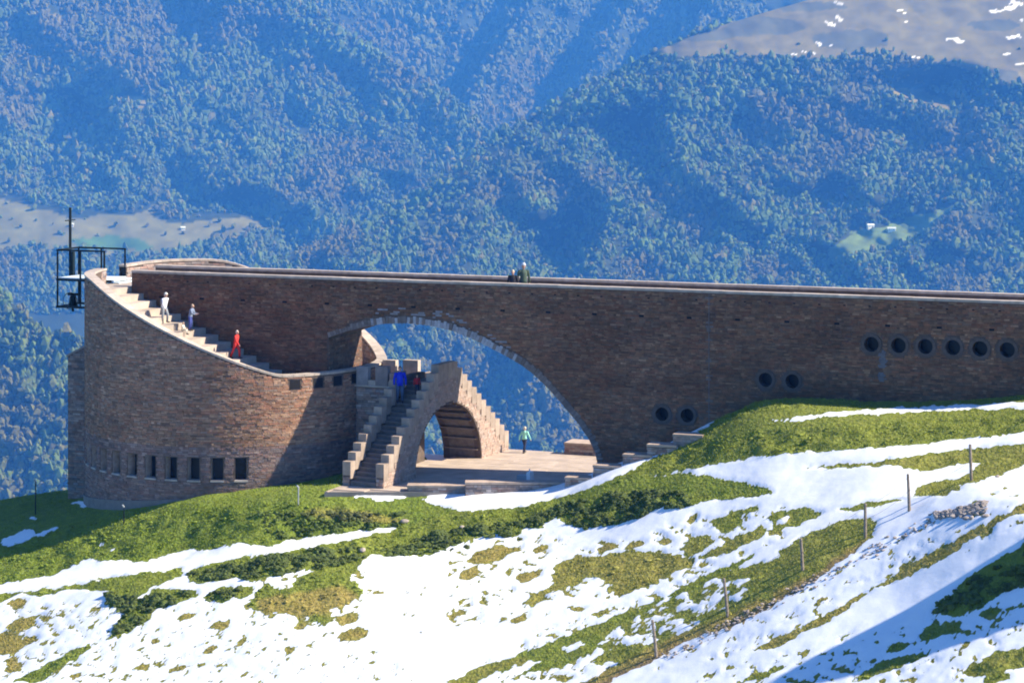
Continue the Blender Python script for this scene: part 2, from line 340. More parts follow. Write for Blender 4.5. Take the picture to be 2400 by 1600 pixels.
G(a4([(980, 610), (1080, 590), (1150, 545), (1170, 590), (1100, 620), (1000, 670), (880, 710), (860, 700), (940, 650)]), .4, .5)
G(a4([(1180, 510), (1250, 480), (1350, 470), (1450, 495), (1400, 510), (1300, 555), (1200, 585), (1190, 550)]), .2, .5); E(1835, 1219, 18, 7, s=1)
G(a4([(1480, 490), (1560, 460), (1700, 435), (1830, 430), (1700, 455), (1560, 485)]), .2, .3)
G(a4([(1220, 680), (1300, 630), (1400, 570), (1500, 530), (1620, 520), (1690, 530), (1660, 580), (1640, 620), (1560, 680), (1480, 730), (1400, 800), (1300, 850), (1180, 920), (1080, 980), (980, 1030), (860, 1060), (740, 1110), (680, 1160), (560, 1210), (450, 1270), (400, 1310), (250, 1310),
      (400, 1240), (500, 1170), (380, 1190), (360, 1170), (480, 1110), (640, 1090), (760, 1060), (850, 1010), (880, 960), (960, 930), (1050, 890), (1100, 850), (1100, 790), (1000, 800), (930, 790), (960, 770), (1100, 730), (1230, 700)]), .3, .4)
k = inpoly(a4([(1640, 600), (1560, 650), (1480, 700), (1400, 770), (1200, 860), (1000, 960), (860, 1020), (700, 1080), (500, 1180), (250, 1290), (300, 1310), (450, 1290), (700, 1180), (900, 1080), (1200, 940), (1400, 820), (1650, 640)]), WX, WY); dry[k] = .9
k = inpoly(a4([(1660, 620), (1480, 710), (1400, 780), (1180, 900), (980, 1015), (740, 1095), (560, 1190), (450, 1250), (300, 1310), (460, 1290), (680, 1180), (860, 1080), (1080, 1000), (1300, 870), (1480, 750)]), WX, WY); dirt[k] = .65
G(a4([(-40, 1190), (60, 1130), (150, 1100), (240, 1060), (400, 1000), (520, 950), (700, 880), (840, 800), (940, 750), (1130, 675), (1100, 700), (960, 770), (850, 840), (700, 890), (560, 980), (460, 1030), (420, 1070), (370, 1130), (230, 1200), (80, 1220), (-20, 1260), (130, 1180), (60, 1160), (-60, 1240)]), .1, .4)
G([(1040, 1600), (1110, 1568), (1200, 1540), (1240, 1545), (1150, 1580), (1090, 1610)], .4, .4)
for q in range(90):
    t = RNG.random(); x, y = 1400+t*420+RNG.uniform(-60, 60), 1500-t*150+RNG.uniform(-30, 34); E(x, y, RNG.uniform(8, 22), RNG.uniform(3, 6), .25, .5, -.4, s=.1)
S([(1310, 1520), (1345, 1500), (1375, 1505), (1340, 1525)])
G(a4([(1330, 280), (1500, 270), (1700, 250), (1900, 220), (2100, 200), (2400, 165), (2400, 250), (2250, 310), (2150, 350), (2060, 360), (2050, 390), (1950, 415), (1860, 410), (1850, 380), (1960, 345), (2040, 340), (2140, 290), (2170, 260), (2050, 270), (1900, 300), (1840, 285), (1700, 275), (1500, 285)]), .35, .3)
G(a4([(1100, 1130), (1200, 1070), (1350, 1010), (1500, 930), (1620, 850), (1760, 790), (1780, 740), (1850, 720), (1950, 660), (2080, 590), (2200, 530), (2240, 510), (2400, 430), (2400, 500), (2300, 500), (2230, 540), (2200, 590), (2100, 620), (2030, 680), (1900, 740), (1780, 800), (1650, 850), (1560, 920), (1380, 1030), (1200, 1110)]), .75, .3)
G(a4([(1950, 920), (2100, 790), (2200, 720), (2330, 650), (2352, 600), (2420, 580), (2420, 820), (2352, 830), (2280, 850), (2150, 930), (2030, 970), (1940, 950)]), .1, .8)
G(a4([(1860, 1060), (1900, 1010), (2080, 990), (2060, 1030), (1950, 1060), (1890, 1085)]), .2, .8)
G(a4([(1560, 1270), (1700, 1170), (1850, 1130), (1940, 1130), (1840, 1180), (1700, 1230), (1590, 1270)]), .2, .8)
G(a4([(2090, 1210), (2200, 1140), (2420, 1090), (2420, 1180), (2200, 1240), (2090, 1240)]), .3, .8)
for q in ((2322, 1435, 30, 10), (2103, 1516, 22, 8), (1822, 1567, 24, 7), (1771, 1585, 42, 5), (2338, 1588, 34, 9), (2020, 1500, 12, 3), (1985, 1488, 20, 3), (2375, 1420, 20, 6), (1930, 1530, 14, 3), (2050, 1548, 8, 3)): E(*q, .2, .7)
for q in range(60):   # stones and mud showing along the trodden track
    t = RNG.random(); x, y = 1560+t*640+RNG.uniform(-22, 22), 1545-t*330+RNG.uniform(-12, 12); E(x, y, RNG.uniform(3, 16), RNG.uniform(1.2, 3), 1, .3, -.5, s=.35)
for q in range(30):
    t = RNG.random(); x, y = 1640+t*700+RNG.uniform(-16, 16), 1580-t*420+RNG.uniform(-10, 10); E(x, y, RNG.uniform(3, 12), RNG.uniform(1.2, 3), 1, .3, -.55, s=.4)
# the bank above, its flat top and the snow strips
G([(1424, 1126), (1506, 1090), (1634, 1020), (1700, 960), (1751, 925), (1900, 890), (2460, 870), (2460, 1010), (2400, 1016), (2246, 1029), (2118, 1042), (1965, 1055), (1812, 1065), (1710, 1080), (1618, 1098), (1506, 1118)], .15, .9)
k = inpoly([(1600, 1060), (1751, 965), (2460, 900), (2460, 978), (2200, 984), (1960, 998), (1760, 1008), (1650, 1030)], WX, WY); rough[k] = .1
S([(1792, 988), (1838, 982), (1863, 978), (1965, 966), (2169, 954), (2460, 936), (2460, 956), (2271, 960), (2118, 966), (1965, 976), (1850, 988)])
S([(1930, 967), (2050, 958), (2150, 952), (2150, 957), (2050, 964), (1940, 970)])
S([(985, 1171), (1075, 1166), (1200, 1166), (1290, 1152), (1327, 1144), (1430, 1096), (1557, 1050), (1634, 1023), (1636, 1028), (1531, 1074), (1424, 1124), (1302, 1163), (1200, 1189), (1110, 1200), (1060, 1196)])
S([(830, 1152), (940, 1150), (960, 1160), (950, 1172), (860, 1168), (800, 1158)])
for q in ((40, 1262, 44, 14, -.3), (110, 1245, 30, 4, -.4), (195, 1178, 28, 4, 0), (200, 1186, 14, 4, 0), (75, 1213, 8, 4, 0), (232, 1276, 9, 4, 0), (265, 1285, 7, 4, 0)): E(q[0], q[1], q[2], q[3], 0, 0, q[4], s=1)
brk = lambda poly, amt, sx, sy, sd_: inpoly(poly, WX, WY) & (snow > .9) & (fbm((GX+.35*GY*0)/sx + .9*GY/sx, GY/sy - .35*GX/sy, 4, sd_) > amt)
for poly, amt, sx, sy, sd_ in (([(-60, 1410), (260, 1410), (300, 1600), (-60, 1600)], .30, 16, 7, 90), ([(200, 1470), (760, 1440), (1000, 1600), (150, 1600)], .34, 14, 6, 91), ([(1050, 1260), (1500, 1240), (1850, 1180), (1850, 1260), (1500, 1400), (1050, 1480)], .32, 22, 9, 92),
        ([(1250, 1480), (1700, 1330), (1760, 1420), (1400, 1600), (1150, 1600)], .2, 20, 8, 93), ([(1500, 1560), (2250, 1180), (2400, 1120), (2400, 1230), (1800, 1500), (1560, 1600)], .37, 22, 8, 94), ([(1700, 1560), (2400, 1400), (2400, 1600), (1600, 1600)], .3, 24, 9, 95), ([(600, 1330), (860, 1310), (880, 1460), (560, 1470)], .2, 16, 8, 96)):
    k = brk(poly, amt, sx, sy, sd_); snow[k] = .12; dry[k] = .6; rough[k] = .5
def blur(a, n=1):
    for _ in range(n):
        a = (a + np.roll(a, 1, 0)+np.roll(a, -1, 0)+np.roll(a, 1, 1)+np.roll(a, -1, 1))/5
    return a
snow, dry, rough, dirt = blur(snow, 1), blur(dry, 3), blur(rough, 4), blur(dirt, 4)
def samp(R, x, y, z):
    px = 1200+FPX*x/y; py = HOR+FPX*(HC-z)/y
    u = np.clip((px+40)/RS, 0, RW-1.01); v = np.clip((py-RY0+20)/RS, 0, RH-1.01); i = u.astype(int); j = v.astype(int); fu = u-i; fv = v-j
    o = (R[j, i]*(1-fu)+R[j, i+1]*fu)*(1-fv)+(R[j+1, i]*(1-fu)+R[j+1, i+1]*fu)*fv
    out_ = np.maximum(np.maximum(px-2425, -25-px)/30, (py-1640)/25); k = np.clip(out_, 0, 1)   # ground beyond the traced part: patchy grass and snow
    far = sm(-.25, -.05, fbm(x/5+.25*y, y/2.2, 4, 301)) if R is snow else (.3 if R is not dirt else 0)
    return o*(1-k)+far*k
_e = blur(snow, 14)
def ground_z(x, y):
    x = np.atleast_1d(np.asarray(x, float)); y = np.atleast_1d(np.asarray(y, float))
    z = base_z(x, y); r = samp(rough, x, y, z); s = samp(snow, x, y, z)
    z = z + (r*(.15*fbm(x*1.5, y*1.5, 3, 5)+.07*np.abs(fbm(x*4, y*4, 2, 9))) + .03*fbm(x*1.2, y*1.2, 3, 2)) + .05*s*sm(.2, .9, s)
    l, v = rel(x, y)                                   # level the ground under the plaza slab
    k = sm(.5, 0, np.maximum(np.maximum(9.2-l, l-20.0), np.maximum((-8.0+.4*(l-8.9)-v), v-6.6)))
    z = z*(1-k)+np.minimum(z, -.12)*k
    return z
GS = .125; xs = np.arange(-36, 38.01, GS); ys = np.arange(70, 134.01, GS)
def grid_mesh(name, xs, ys, mats):
    X, Y = np.meshgrid(xs, ys); x, y = X.ravel(), Y.ravel(); z = ground_z(x, y)
    nx, ny = len(xs), len(ys); I = np.arange(nx*ny).reshape(ny, nx)
    F = np.stack([I[:-1, :-1], I[:-1, 1:], I[1:, 1:], I[1:, :-1]], -1).reshape(-1, 4)
    ex = {'snow': samp(snow, x, y, z), 'dry': samp(dry, x, y, z), 'dirt': samp(dirt, x, y, z)}
    # ground out of the traced part carries on as patchy grass and snow
    me = fast_mesh(name, np.c_[x, y, z], F, extra=ex, smooth=True)
    return link(name, me, mats), (x, y, z)
ter, (TX, TY, TZ) = grid_mesh('hillside', xs, ys, M['terrain']); tag(ter, kind='structure')
# ------------------------------------------------------------------ far land, haze
def far_grid(name, cols, rows, surf, tintf, mats=None):
    """cols: bearings, rows: 0..1 up the slope"""
    P, S_ = np.meshgrid(cols, rows); V3 = surf(P.ravel(), S_.ravel()); nx, ny = len(cols), len(rows); I = np.arange(nx*ny).reshape(ny, nx)
    F = np.stack([I[:-1, :-1], I[:-1, 1:], I[1:, 1:], I[1:, :-1]], -1).reshape(-1, 4)
    o = link(name, fast_mesh(name, V3, F, tint=tintf(P.ravel(), S_.ravel()), smooth=True), mats or M['forest_floor']); tag(o, kind='structure'); return o
def make_slope(crest, ybot, Y0, Y1, relief, seed):
    cx, cyy = zip(*crest)
    cx = np.arange(-600, 3000, 12.0); c0_ = np.interp(cx, *zip(*crest)); cyy = c0_+np.where(c0_ < -20, 26*fbm(cx/130, cx*0+seed, 4, seed)-6, 0)
    def surf(px, s):
        top = np.interp(px, cx, cyy); s1 = np.minimum(s, 1); over = np.maximum(s-1, 0)
        py = ybot + (top-ybot)*s1
        Yb = Y0 + (Y1-Y0)*(np.clip((ybot-py)/(ybot+150), 0, 1.2))**1.0
        Yb = Yb + relief(px, py)
        Yd = Yb + over*1500
        z = HC-(py-HOR)/FPX*Yb - over*700
        return np.c_[(px-1200)/FPX*Yd, Yd, z]
    return surf, lambda px, s: ybot + (np.interp(px, cx, cyy)-ybot)*np.minimum(s, 1)
BRN = np.array((.175, .15, .045)); GRN = np.array((.07, .15, .035)); FLR = np.array((.02, .03, .01)); HTH = np.array((.12, .12, .06)); SNW = np.array((.85, .86, .9))
MEADOWS = [  # traced open land: (polygon, colour)
    ([(1520, 132), (1537, 120), (1659, 70), (1812, 20), (2000, -120), (2800, -120), (2800, 260), (2400, 205), (2280, 165), (2200, 148), (2100, 140), (1900, 140), (1750, 134), (1600, 136)], BRN),
    ([(2060, 212), (2150, 205), (2240, 250), (2222, 272), (2120, 236)], BRN),
    ([(1930, 592), (2000, 545), (2100, 520), (2260, 480), (2230, 512), (2150, 552), (2080, 592), (1950, 622)], GRN*.8+BRN*.3),
    ([(-300, 440), (0, 462), (60, 480), (150, 512), (250, 506), (330, 500), (370, 478), (390, 484), (350, 510), (420, 522), (560, 508), (630, 520), (640, 540), (560, 560), (430, 590), (370, 602), (0, 590), (-300, 590)], BRN*.85+GRN*.2),
    ([(165, 558), (250, 552), (330, 560), (365, 590), (250, 585), (170, 575)], GRN),
    ([(110, 45), (150, 40), (172, 55), (130, 66)], BRN), ([(80, 135), (160, 137), (230, 150), (150, 142)], BRN), ([(250, 240), (290, 225), (340, 232), (350, 255), (300, 250)], BRN)]
HEATH = [(1650, 80, 110, 16), (1790, 60, 90, 22), (2000, 95, 90, 24), (2300, 190, 110, 30), (2180, 175, 120, 14), (1900, 15, 80, 12), (2330, 60, 60, 12)]
SNOWP = [(1950, 55, 18, 12), (1970, 45, 8, 6), (2110, 22, 15, 5), (2117, 33, 5, 12), (2123, 50, 5, 5), (1918, 100, 6, 6), (1950, 108, 6, 4), (2075, 97, 2, 2), (2250, 96, 16, 8), (2378, 86, 26, 8), (2370, 14, 28, 12), (2340, 24, 14, 5), (2395, 145, 30, 8), (1900, 124, 14, 4), (1868, 128, 6, 3), (2150, 134, 14, 4), (2020, 126, 6, 3), (1960, 8, 16, 4), (2360, 130, 14, 4), (2230, 92, 8, 4), (2395, 48, 10, 5), (2120, 128, 4, 3)]
def land(px, py, forest=FLR):
    wx, wy = px+22*fbm(px/40, py/18, 4, 4), py+9*fbm(px/40, py/18, 4, 6); c = np.tile(forest, (len(px), 1)).astype(float); m = np.zeros(len(px), bool)
    for poly, col in MEADOWS: k = inpoly(poly, wx, wy); c[k] = col*(.9+.25*fbm(wx[k]/40, wy[k]/12, 3, 2))[:, None]; m |= k
    k2 = m & (wy < 330)
    for x, y, rx, ry in HEATH: k = k2 & (((wx-x)/rx)**2+((wy-y)/ry)**2 < 1); c[k] = HTH*.8
    for x, y, rx, ry in SNOWP:
        rx, ry = rx*.8, ry*.5
        k = m & (((wx-x)/rx)**2+((wy-y+.12*(wx-x)*np.sign(x-2100))/ry)**2+1.1*fbm(px/9, py/4, 2, 71) < .9); c[k] = SNW
    return c, m
ridg = lambda v: 1-np.abs(v)
def band(px, py, cx, cy, w_, h_, A_, lean=0):
    u = (px-cx-lean*(py-cy))/w_; f = np.interp(u, [-4.5, -1, -.5, .6, 1, 5], [0, 1, .85, -.15, -.3, 0]); return A_*f*np.exp(-((py-cy)/h_)**2)
def rel_R(px, py):
    q = px-1.1*py; r = 55*fbm(px/170, py/110, 3, 11) + 20*fbm(px/55, py/38, 3, 12) + 38*ridg(fbm(q/150, (px+py)/700, 2, 13))
    r = r*(1-.85*sm(235, 135, py)*sm(1440, 1620, px))
    cxr = np.interp(-py, [-618, -538, -466, -395, -327, -283, -245, -189, -124], [620, 820, 960, 1060, 1153, 1230, 1302, 1404, 1526]); d_ = np.maximum(px-cxr, 0); r = r+105*np.exp(-(d_/48)**1.5)*sm(640, 560, py)*sm(120, 200, py)
    for a_ in ((1545, 325, 42, 70, 110), (1370, 565, 52, 85, 140, -.5), (1990, 465, 50, 30, 100), (1720, 500, 30, 50, 40), (2280, 200, 70, 30, 90), (1060, 500, 40, 50, 55, -.8), (2150, 300, 40, 30, 45), (1230, 860, 60, 120, 110, -.4)): r = r+band(px, py, *a_)
    return r
def rel_L(px, py):
    cxl = np.interp(py, [0, 69, 131, 177, 228, 273, 330], [714, 796, 888, 969, 1051, 1112, 1153]); ed_ = 1-.8*sm(170, 60, cxl-px)*sm(400, 330, py)
    k = 1-.85*sm(430, 490, py)*sm(700, 560, px); r = k*ed_*(60*fbm((px-.5*py)/180, py/140, 3, 21) + 22*fbm(px/50, py/40, 3, 22) + 40*ridg(fbm((px-.7*py)/210, (px+py)/900, 2, 23)))
    for a_ in ((480, 70, 50, 60, 80), (250, 270, 60, 60, 90), (640, 480, 50, 26, 90), (150, 350, 50, 60, 70), (470, 420, 45, 50, 60)): r = r+band(px, py, *a_)
    return r
def rel_M(px, py):
    q = px+.62*py; return np.interp(q, [800, 1190, 1255, 1425, 1490, 1570, 1680, 1800, 2600], [0, 130, 0, 140, 0, 70, -120, -60, 0]) + 40*fbm(px/60, py/60, 3, 32)
def rel_N(px, py): return 18*fbm(px/120, py/80, 3, 41)+8*fbm(px/30, py/25, 2, 42)
crR = [(200, 790), (500, 670), (620, 618), (820, 538), (960, 466), (1060, 395), (1153, 327), (1230, 283), (1302, 245), (1404, 189), (1526, 124), (1659, 70), (1812, 24), (1965, -20), (2200, -60), (2900, -90)]
crL = [(-500, -110), (200, -100), (560, -90), (714, -2), (796, 69), (888, 131), (969, 177), (1051, 228), (1112, 273), (1153, 330), (1400, 520), (1800, 700)]
crM = [(400, -80), (900, -90), (1500, -100), (2200, -110), (2900, -100)]
crN = [(-500, 560), (-200, 620), (0, 690), (60, 735), (110, 775), (160, 795), (260, 812), (420, 860), (800, 980)]
HILLS = {'R': make_slope(crR, 1300, 2200, 3300, rel_R, 1), 'L': make_slope(crL, 1250, 2700, 4000, rel_L, 2), 'M': make_slope(crM, 700, 3800, 4600, rel_M, 3), 'N': make_slope(crN, 1350, 1800, 2250, rel_N, 4)}
def hill(key, name, x0, x1, dx, nr, forest=FLR):
    surf, pyf = HILLS[key]; rows = np.r_[np.linspace(0, 1, nr), 1.02, 1.06, 1.15, 1.4]
    def tf(px, s):
        c, m = land(px, pyf(px, s), forest) if key in 'RL' else (np.tile(forest, (len(px), 1)), None); return c
    return far_grid(name, np.arange(x0, x1, dx), rows, surf, tf)
hill('M', 'mountain_range', 600, 2800, 8, 110); hill('L', 'mountain_slope', -400, 1800, 6, 230); hill('R', 'mountain_shoulder', 250, 2800, 3.6, 400); hill('N', 'lower_hill', -450, 800, 8, 90)
vf = link('valley_floor', fast_mesh('valley_floor', np.array([(-1750, -250, -620), (1750, -250, -620), (1750, 5700, -620), (-1750, 5700, -620)], float), np.array([[0, 1, 2, 3]]), tint=np.tile(FLR, (4, 1))), M['forest_floor']); tag(vf, kind='structure')
# steep flank below the spur, joined to its edges
def skirt():
    X, Y = np.meshgrid(np.linspace(-36, 38, 40), [134, 150, 200, 350, 700, 900]); dz = np.array([-.4, -9, -45, -150, -400, -515])[:, None]
    zb = ground_z(X[0], np.full(40, 134.0))[None, :]; Z = np.where(dz > -1, zb+dz, np.minimum(zb, -3)+dz); Xs = X*np.array([1, 1.1, 1.4, 2.5, 5, 8])[:, None]
    V3 = np.c_[Xs.ravel(), Y.ravel(), Z.ravel()]; I = np.arange(240).reshape(6, 40); F = np.stack([I[:-1, :-1], I[:-1, 1:], I[1:, 1:], I[1:, :-1]], -1).reshape(-1, 4)
    o = link('mountain_flank', fast_mesh('mountain_flank', V3, F, tint=np.tile(FLR*2, (240, 1)), smooth=True), M['forest_floor']); tag(o, kind='structure')
skirt()
# forest: one mass of crowns, each crown a lobed leafy lump
def ico():
    t = (1+5**.5)/2; v = np.array([(-1, t, 0), (1, t, 0), (-1, -t, 0), (1, -t, 0), (0, -1, t), (0, 1, t), (0, -1, -t), (0, 1, -t), (t, 0, -1), (t, 0, 1), (-t, 0, -1), (-t, 0, 1)], float); v /= np.linalg.norm(v[0])
    f = np.array([(0, 11, 5), (0, 5, 1), (0, 1, 7), (0, 7, 10), (0, 10, 11), (1, 5, 9), (5, 11, 4), (11, 10, 2), (10, 7, 6), (7, 1, 8), (3, 9, 4), (3, 4, 2), (3, 2, 6), (3, 6, 8), (3, 8, 9), (4, 9, 5), (2, 4, 11), (6, 2, 10), (8, 6, 7), (9, 8, 1)])
    return v, f
IV, IF = ico()
TREEC = np.array([(.062, .1, .022), (.048, .085, .02), (.082, .112, .022), (.105, .098, .025), (.065, .105, .022), (.085, .102, .025)]); TREEW = np.array([.3, .22, .18, .08, .15, .07]); TREEW = TREEW/TREEW.sum()
def forest(key, name, n, x0, x1, ylo, yhi, rpx, seed, warm=0.0):
    g = np.random.default_rng(seed); surf, pyf = HILLS[key]; px = g.uniform(x0, x1, n); py = g.uniform(ylo, yhi, n)
    cr = dict(R=crR, L=crL, M=crM, N=crN)[key]; yb = dict(R=1300, L=1250, M=700, N=1350)[key]
    top = np.interp(px, *zip(*cr)); s = (py-yb)/(top-yb); k = (s < 1.035) & (s > 0)
    if key in 'RL': _, m = land(px, py); k &= ~m | (g.random(n) < np.where(py > 330, .03, .003))
    k &= ~((py > 730) & (px > 240) & ((px < 780) | (px > 1480)))      # behind the chapel
    k &= fbm(px/60, py/30, 3, seed) > -.85
    px, py, s = px[k], py[k], s[k]; P = surf(px, s); n = len(px); sc = P[:, 1]/FPX
    r = rpx*sc*np.clip(np.exp(g.normal(0, .3, n)), .5, 1.7)*(.8+.6*vn(px/90, py/60, seed+5)); hgt = r*np.clip(np.exp(g.normal(.22, .28, n)), .8, 1.8)
    V_, F_, T_ = [], [], []
    ci = g.choice(len(TREEC), n, p=TREEW); c = TREEC[ci]*1.2*g.uniform(.84, 1.16, (n, 1))
    w_ = np.clip(sm(.0, .45, fbm(px/150, py/90, 3, seed+9))+warm, 0, 1)[:, None]; c = c*(1+.28*fbm(px/70, py/40, 3, seed+12))[:, None]; c = c*(1-w_)+np.array((.1, .095, .026))*g.uniform(.85, 1.12, (n, 1))*w_
    N0 = 0
    for L_ in range(2):
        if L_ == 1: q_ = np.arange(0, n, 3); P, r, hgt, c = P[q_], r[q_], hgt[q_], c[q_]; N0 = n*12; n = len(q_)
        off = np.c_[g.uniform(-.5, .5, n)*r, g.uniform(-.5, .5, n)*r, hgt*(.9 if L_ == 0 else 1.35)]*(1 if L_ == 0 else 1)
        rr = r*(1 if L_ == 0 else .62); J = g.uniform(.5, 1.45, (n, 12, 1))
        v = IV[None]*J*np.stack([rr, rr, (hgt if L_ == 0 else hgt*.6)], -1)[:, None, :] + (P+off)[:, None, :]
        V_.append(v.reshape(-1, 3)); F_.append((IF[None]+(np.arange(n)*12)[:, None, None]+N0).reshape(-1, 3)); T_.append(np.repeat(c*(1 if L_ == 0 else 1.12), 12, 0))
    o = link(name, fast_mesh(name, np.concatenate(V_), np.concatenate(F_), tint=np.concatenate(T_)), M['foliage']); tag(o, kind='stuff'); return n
NT = 0
NT += forest('R', 'forest_on_the_shoulder', 25500, 480, 2480, 50, 745, 4.3, 101); NT += forest('R', 'forest_below_the_arch', 4200, 760, 1480, 720, 1110, 5.0, 102)
NT += forest('L', 'forest_on_the_slope', 22500, -60, 1250, -60, 745, 4.2, 103, .12); NT += forest('M', 'forest_in_the_gullies', 7000, 700, 1800, -60, 330, 4.2, 104, .55)
NT += forest('N', 'forest_on_the_lower_hill', 3600, -60, 330, 660, 1200, 5.6, 105, .15)
print('trees', NT)
# farm buildings, a few pixels each
def barn(x, y, key, sx, lab, rz):
    surf, pyf = HILLS[key]; cr = dict(R=crR, L=crL)[key]; yb = dict(R=1300, L=1250)[key]; s = (y-yb)/(np.interp(x, *zip(*cr))-yb); p = surf(np.array([x*1.0]), np.array([s]))[0]
    r = empty('farmhouse', p, rz); tag(r, lab, 'farmhouse'); sx *= .55; F = frame((0, 0), (.55, 0), (0, .55)); F = frame((0, 0), (1, 0), (0, 1)); b = MB(); b.box(F, -sx, sx, -2.2, 2.2, -3, 2.8); b.build('wall', M['white'], r)
    b = MB(); b.prism([[(-2.7, 2.6), (2.7, 2.6), (0, 4.4)]], lambda a, c: (-sx-.6, a, c), lambda a, c: (sx+.6, a, c)); b.build('roof', M['grating'], r)
    for k in (-.5, .5): b = MB(); b.box(F, k*sx-.4, k*sx+.4, -2.26, -2.203, .8, 1.8); b.build('window', M['dark'], r)
barn(429, 547, 'L', 5, 'tiny white house above the green meadow in the valley', .2)
barn(2040, 541, 'R', 7, 'white farmhouse on the clearing in the forest, upper one of two', .3); barn(2090, 548, 'R', 8, 'long white barn on the clearing beside the farmhouse', -.2)
barn(168, 540, 'L', 5, 'small pale hut beside the iron cross mast in the valley meadow', .1)
hz = MB(); hz.box(frame((0, 0), (1, 0), (0, 1)), -1900, 1900, -300, 6900, -1401, 300)
hm = bpy.data.materials.new('haze'); hm.use_nodes = True; hm.node_tree.nodes.clear()
ho = hm.node_tree.nodes.new('ShaderNodeOutputMaterial'); pv = hm.node_tree.nodes.new('ShaderNodeVolumePrincipled')
pv.inputs['Color'].default_value = (.04, .18, .6, 1); pv.inputs['Absorption Color'].default_value = (1, 1, 1, 1)
pv.inputs['Density'].default_value = .00031; pv.inputs['Anisotropy'].default_value = 0.0
hm.node_tree.links.new(pv.outputs[0], ho.inputs['Volume']); hzo = hz.build('haze', hm); tag(hzo, kind='stuff')
# ------------------------------------------------------------------ viaduct
VI = empty('stone_viaduct', W(10, 0, 0)); tag(VI, 'long brown stone viaduct with one great arch leading onto the chapel roof', 'viaduct')
def P_(o, par): return o
class Keep:  # children are built in world space, so cancel the parent's own place
    pass
def adopt(parent):
    inv = Matrix.LocRotScale(parent.location, parent.rotation_euler, parent.scale).inverted()
    for ch in [c for c in bpy.data.objects if c.parent == parent]: ch.matrix_parent_inverse = inv
LJ = 5.99; LR = 19.75
ARCH = [(LJ, 6.2), (7.0, 6.55), (8.0, 6.82), (9.0, 6.98), (10.15, 7.05), (11.3, 6.98), (12.42, 6.8), (13.3, 6.52), (14.1, 6.2), (15.2, 5.72), (16.0, 5.32), (16.6, 4.92), (17.3, 4.32), (17.95, 3.68), (18.7, 2.88), (19.3, 2.12), (19.65, 1.45), (LR, .8), (LR, -1.5)]
ax, az = zip(*ARCH[:-1])
def arch_z(l): return np.interp(l, ax, az)
RWIN = []
for px, py, r in ((1552, 970, .31), (1611, 973, .31), (1794.5, 889.5, .315), (1857, 893, .315), (2042.5, 806.5, .33), (2106, 809.5, .33), (2169, 811.5, .33), (2233.5, 814, .33), (2297, 817, .33), (2361, 819.5, .33), (2426, 822, .33)):
    k_ = (px-1200)/FPX; l = (k_*119.15+14.37)/(U[0]-U[1]*k_); Y = 119.15+U[1]*l; RWIN.append((l, HC-(py-HOR)/FPX*Y, r))
circ = lambda l, z, r, n=20: [(l+r*math.cos(2*math.pi*i/n), z+r*math.sin(2*math.pi*i/n)) for i in range(n)]
out = [(-4.9, 8.1), (-4.9, -1.5), (LJ, -1.5)] + ARCH + [(74, -1.5), (74, 8.1)]
holes = [circ(*q) for q in RWIN]
F0 = lambda a, c: W(a, -HW, c); F1 = lambda a, c: W(a, -HW+.75, c); F2 = lambda a, c: W(a, HW, c)
b = MB(); b.prism([out]+[h[::-1] for h in holes], F0, F1, cap1=False); b.build('wall', M['mortar'], VI)
b = MB(); b.prism([out], lambda a, c: W(a, -HW+.78, c), F2); b.build('core_wall', M['mortar'], VI)
b = MB(); b.box(W, -4.9, 74, -HW+.36, HW-.36, 8.1, 8.16, t=(.42, .35, .29)); b.build('deck', M['paving'], VI)
for nm, v0, v1, l0 in (('near_parapet', -HW, -HW+.35, -4.9), ('far_parapet', HW-.35, HW, -5.5)):
    b = MB(); b.box(W, l0, 74, v0, v1, 8.1, TOP-.12); o = b.build('parapet', M['mortar'], VI)
    l = l0
    while l < 73.5:
        ln = RNG.uniform(.85, 1.25); b = MB(); b.box(W, l+.006, min(l+ln, 74)-.006, v0-.04, v1+.04, TOP-.12, TOP+RNG.uniform(-.006, .006), t=cop()); b.build('coping_stone', M['coping'], VI); l += ln
for i, (l, z, r) in enumerate(RWIN):
    win = MB(); win.prism([circ(l, z, r+.14, 24), circ(l, z, r, 24)[::-1]], lambda a, c: W(a, -HW-.045, c), lambda a, c: W(a, -HW+.05, c), t=(.115, .09, .075)); o = win.build('round_window', M['stone'], VI)
    g = MB(); g.cyl(W(l, -HW+.6, z), W(l, -HW+.66, z), r+.02, n=20); g.build('pane', M['glass'], o)
def in_wall(a, z):
    if z > 8.97 or a < -4.9: return False
    if LJ-.02 < a < LR+.02 and z < arch_z(min(max(a, LJ), LR)) + .36*(1 if a > 7 else .3): return a > LR-.001 and z < .8
    if a < LJ and z < 3.6: return False
    for l, zz, r in RWIN:
        if (a-l)**2+(z-zz)**2 < (r+.15)**2: return False
    return True
l1 = RWIN[4][0]
def vt(a, z, t):
    lf = .72+.5*float(vn(a/1.7, z/.8, 60))+.25*float(vn(a/5, z/2.5, 61)); t = tuple(q*lf*.95 for q in t)
    if abs(a-l1-.48) < .09 and 5.4 < z < 6.8: return (.17, .165, .18)
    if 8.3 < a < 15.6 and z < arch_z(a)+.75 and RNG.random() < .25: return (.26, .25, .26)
    if abs(a-25.1) < .04: return (.17, .14, .125)
    g = .5 if a < 12 else .55
    return tuple(q*g*w_ for q, w_ in zip(t, (1.12, .8, .54)))
n1 = stones(VI, lambda a, z, o: W(a, -HW-o, z), -4.88, 50, -.2, TOP-.13, in_wall, vt, big=290, hmin=.055, hmax=.1, lmin=.1, lmax=.42)
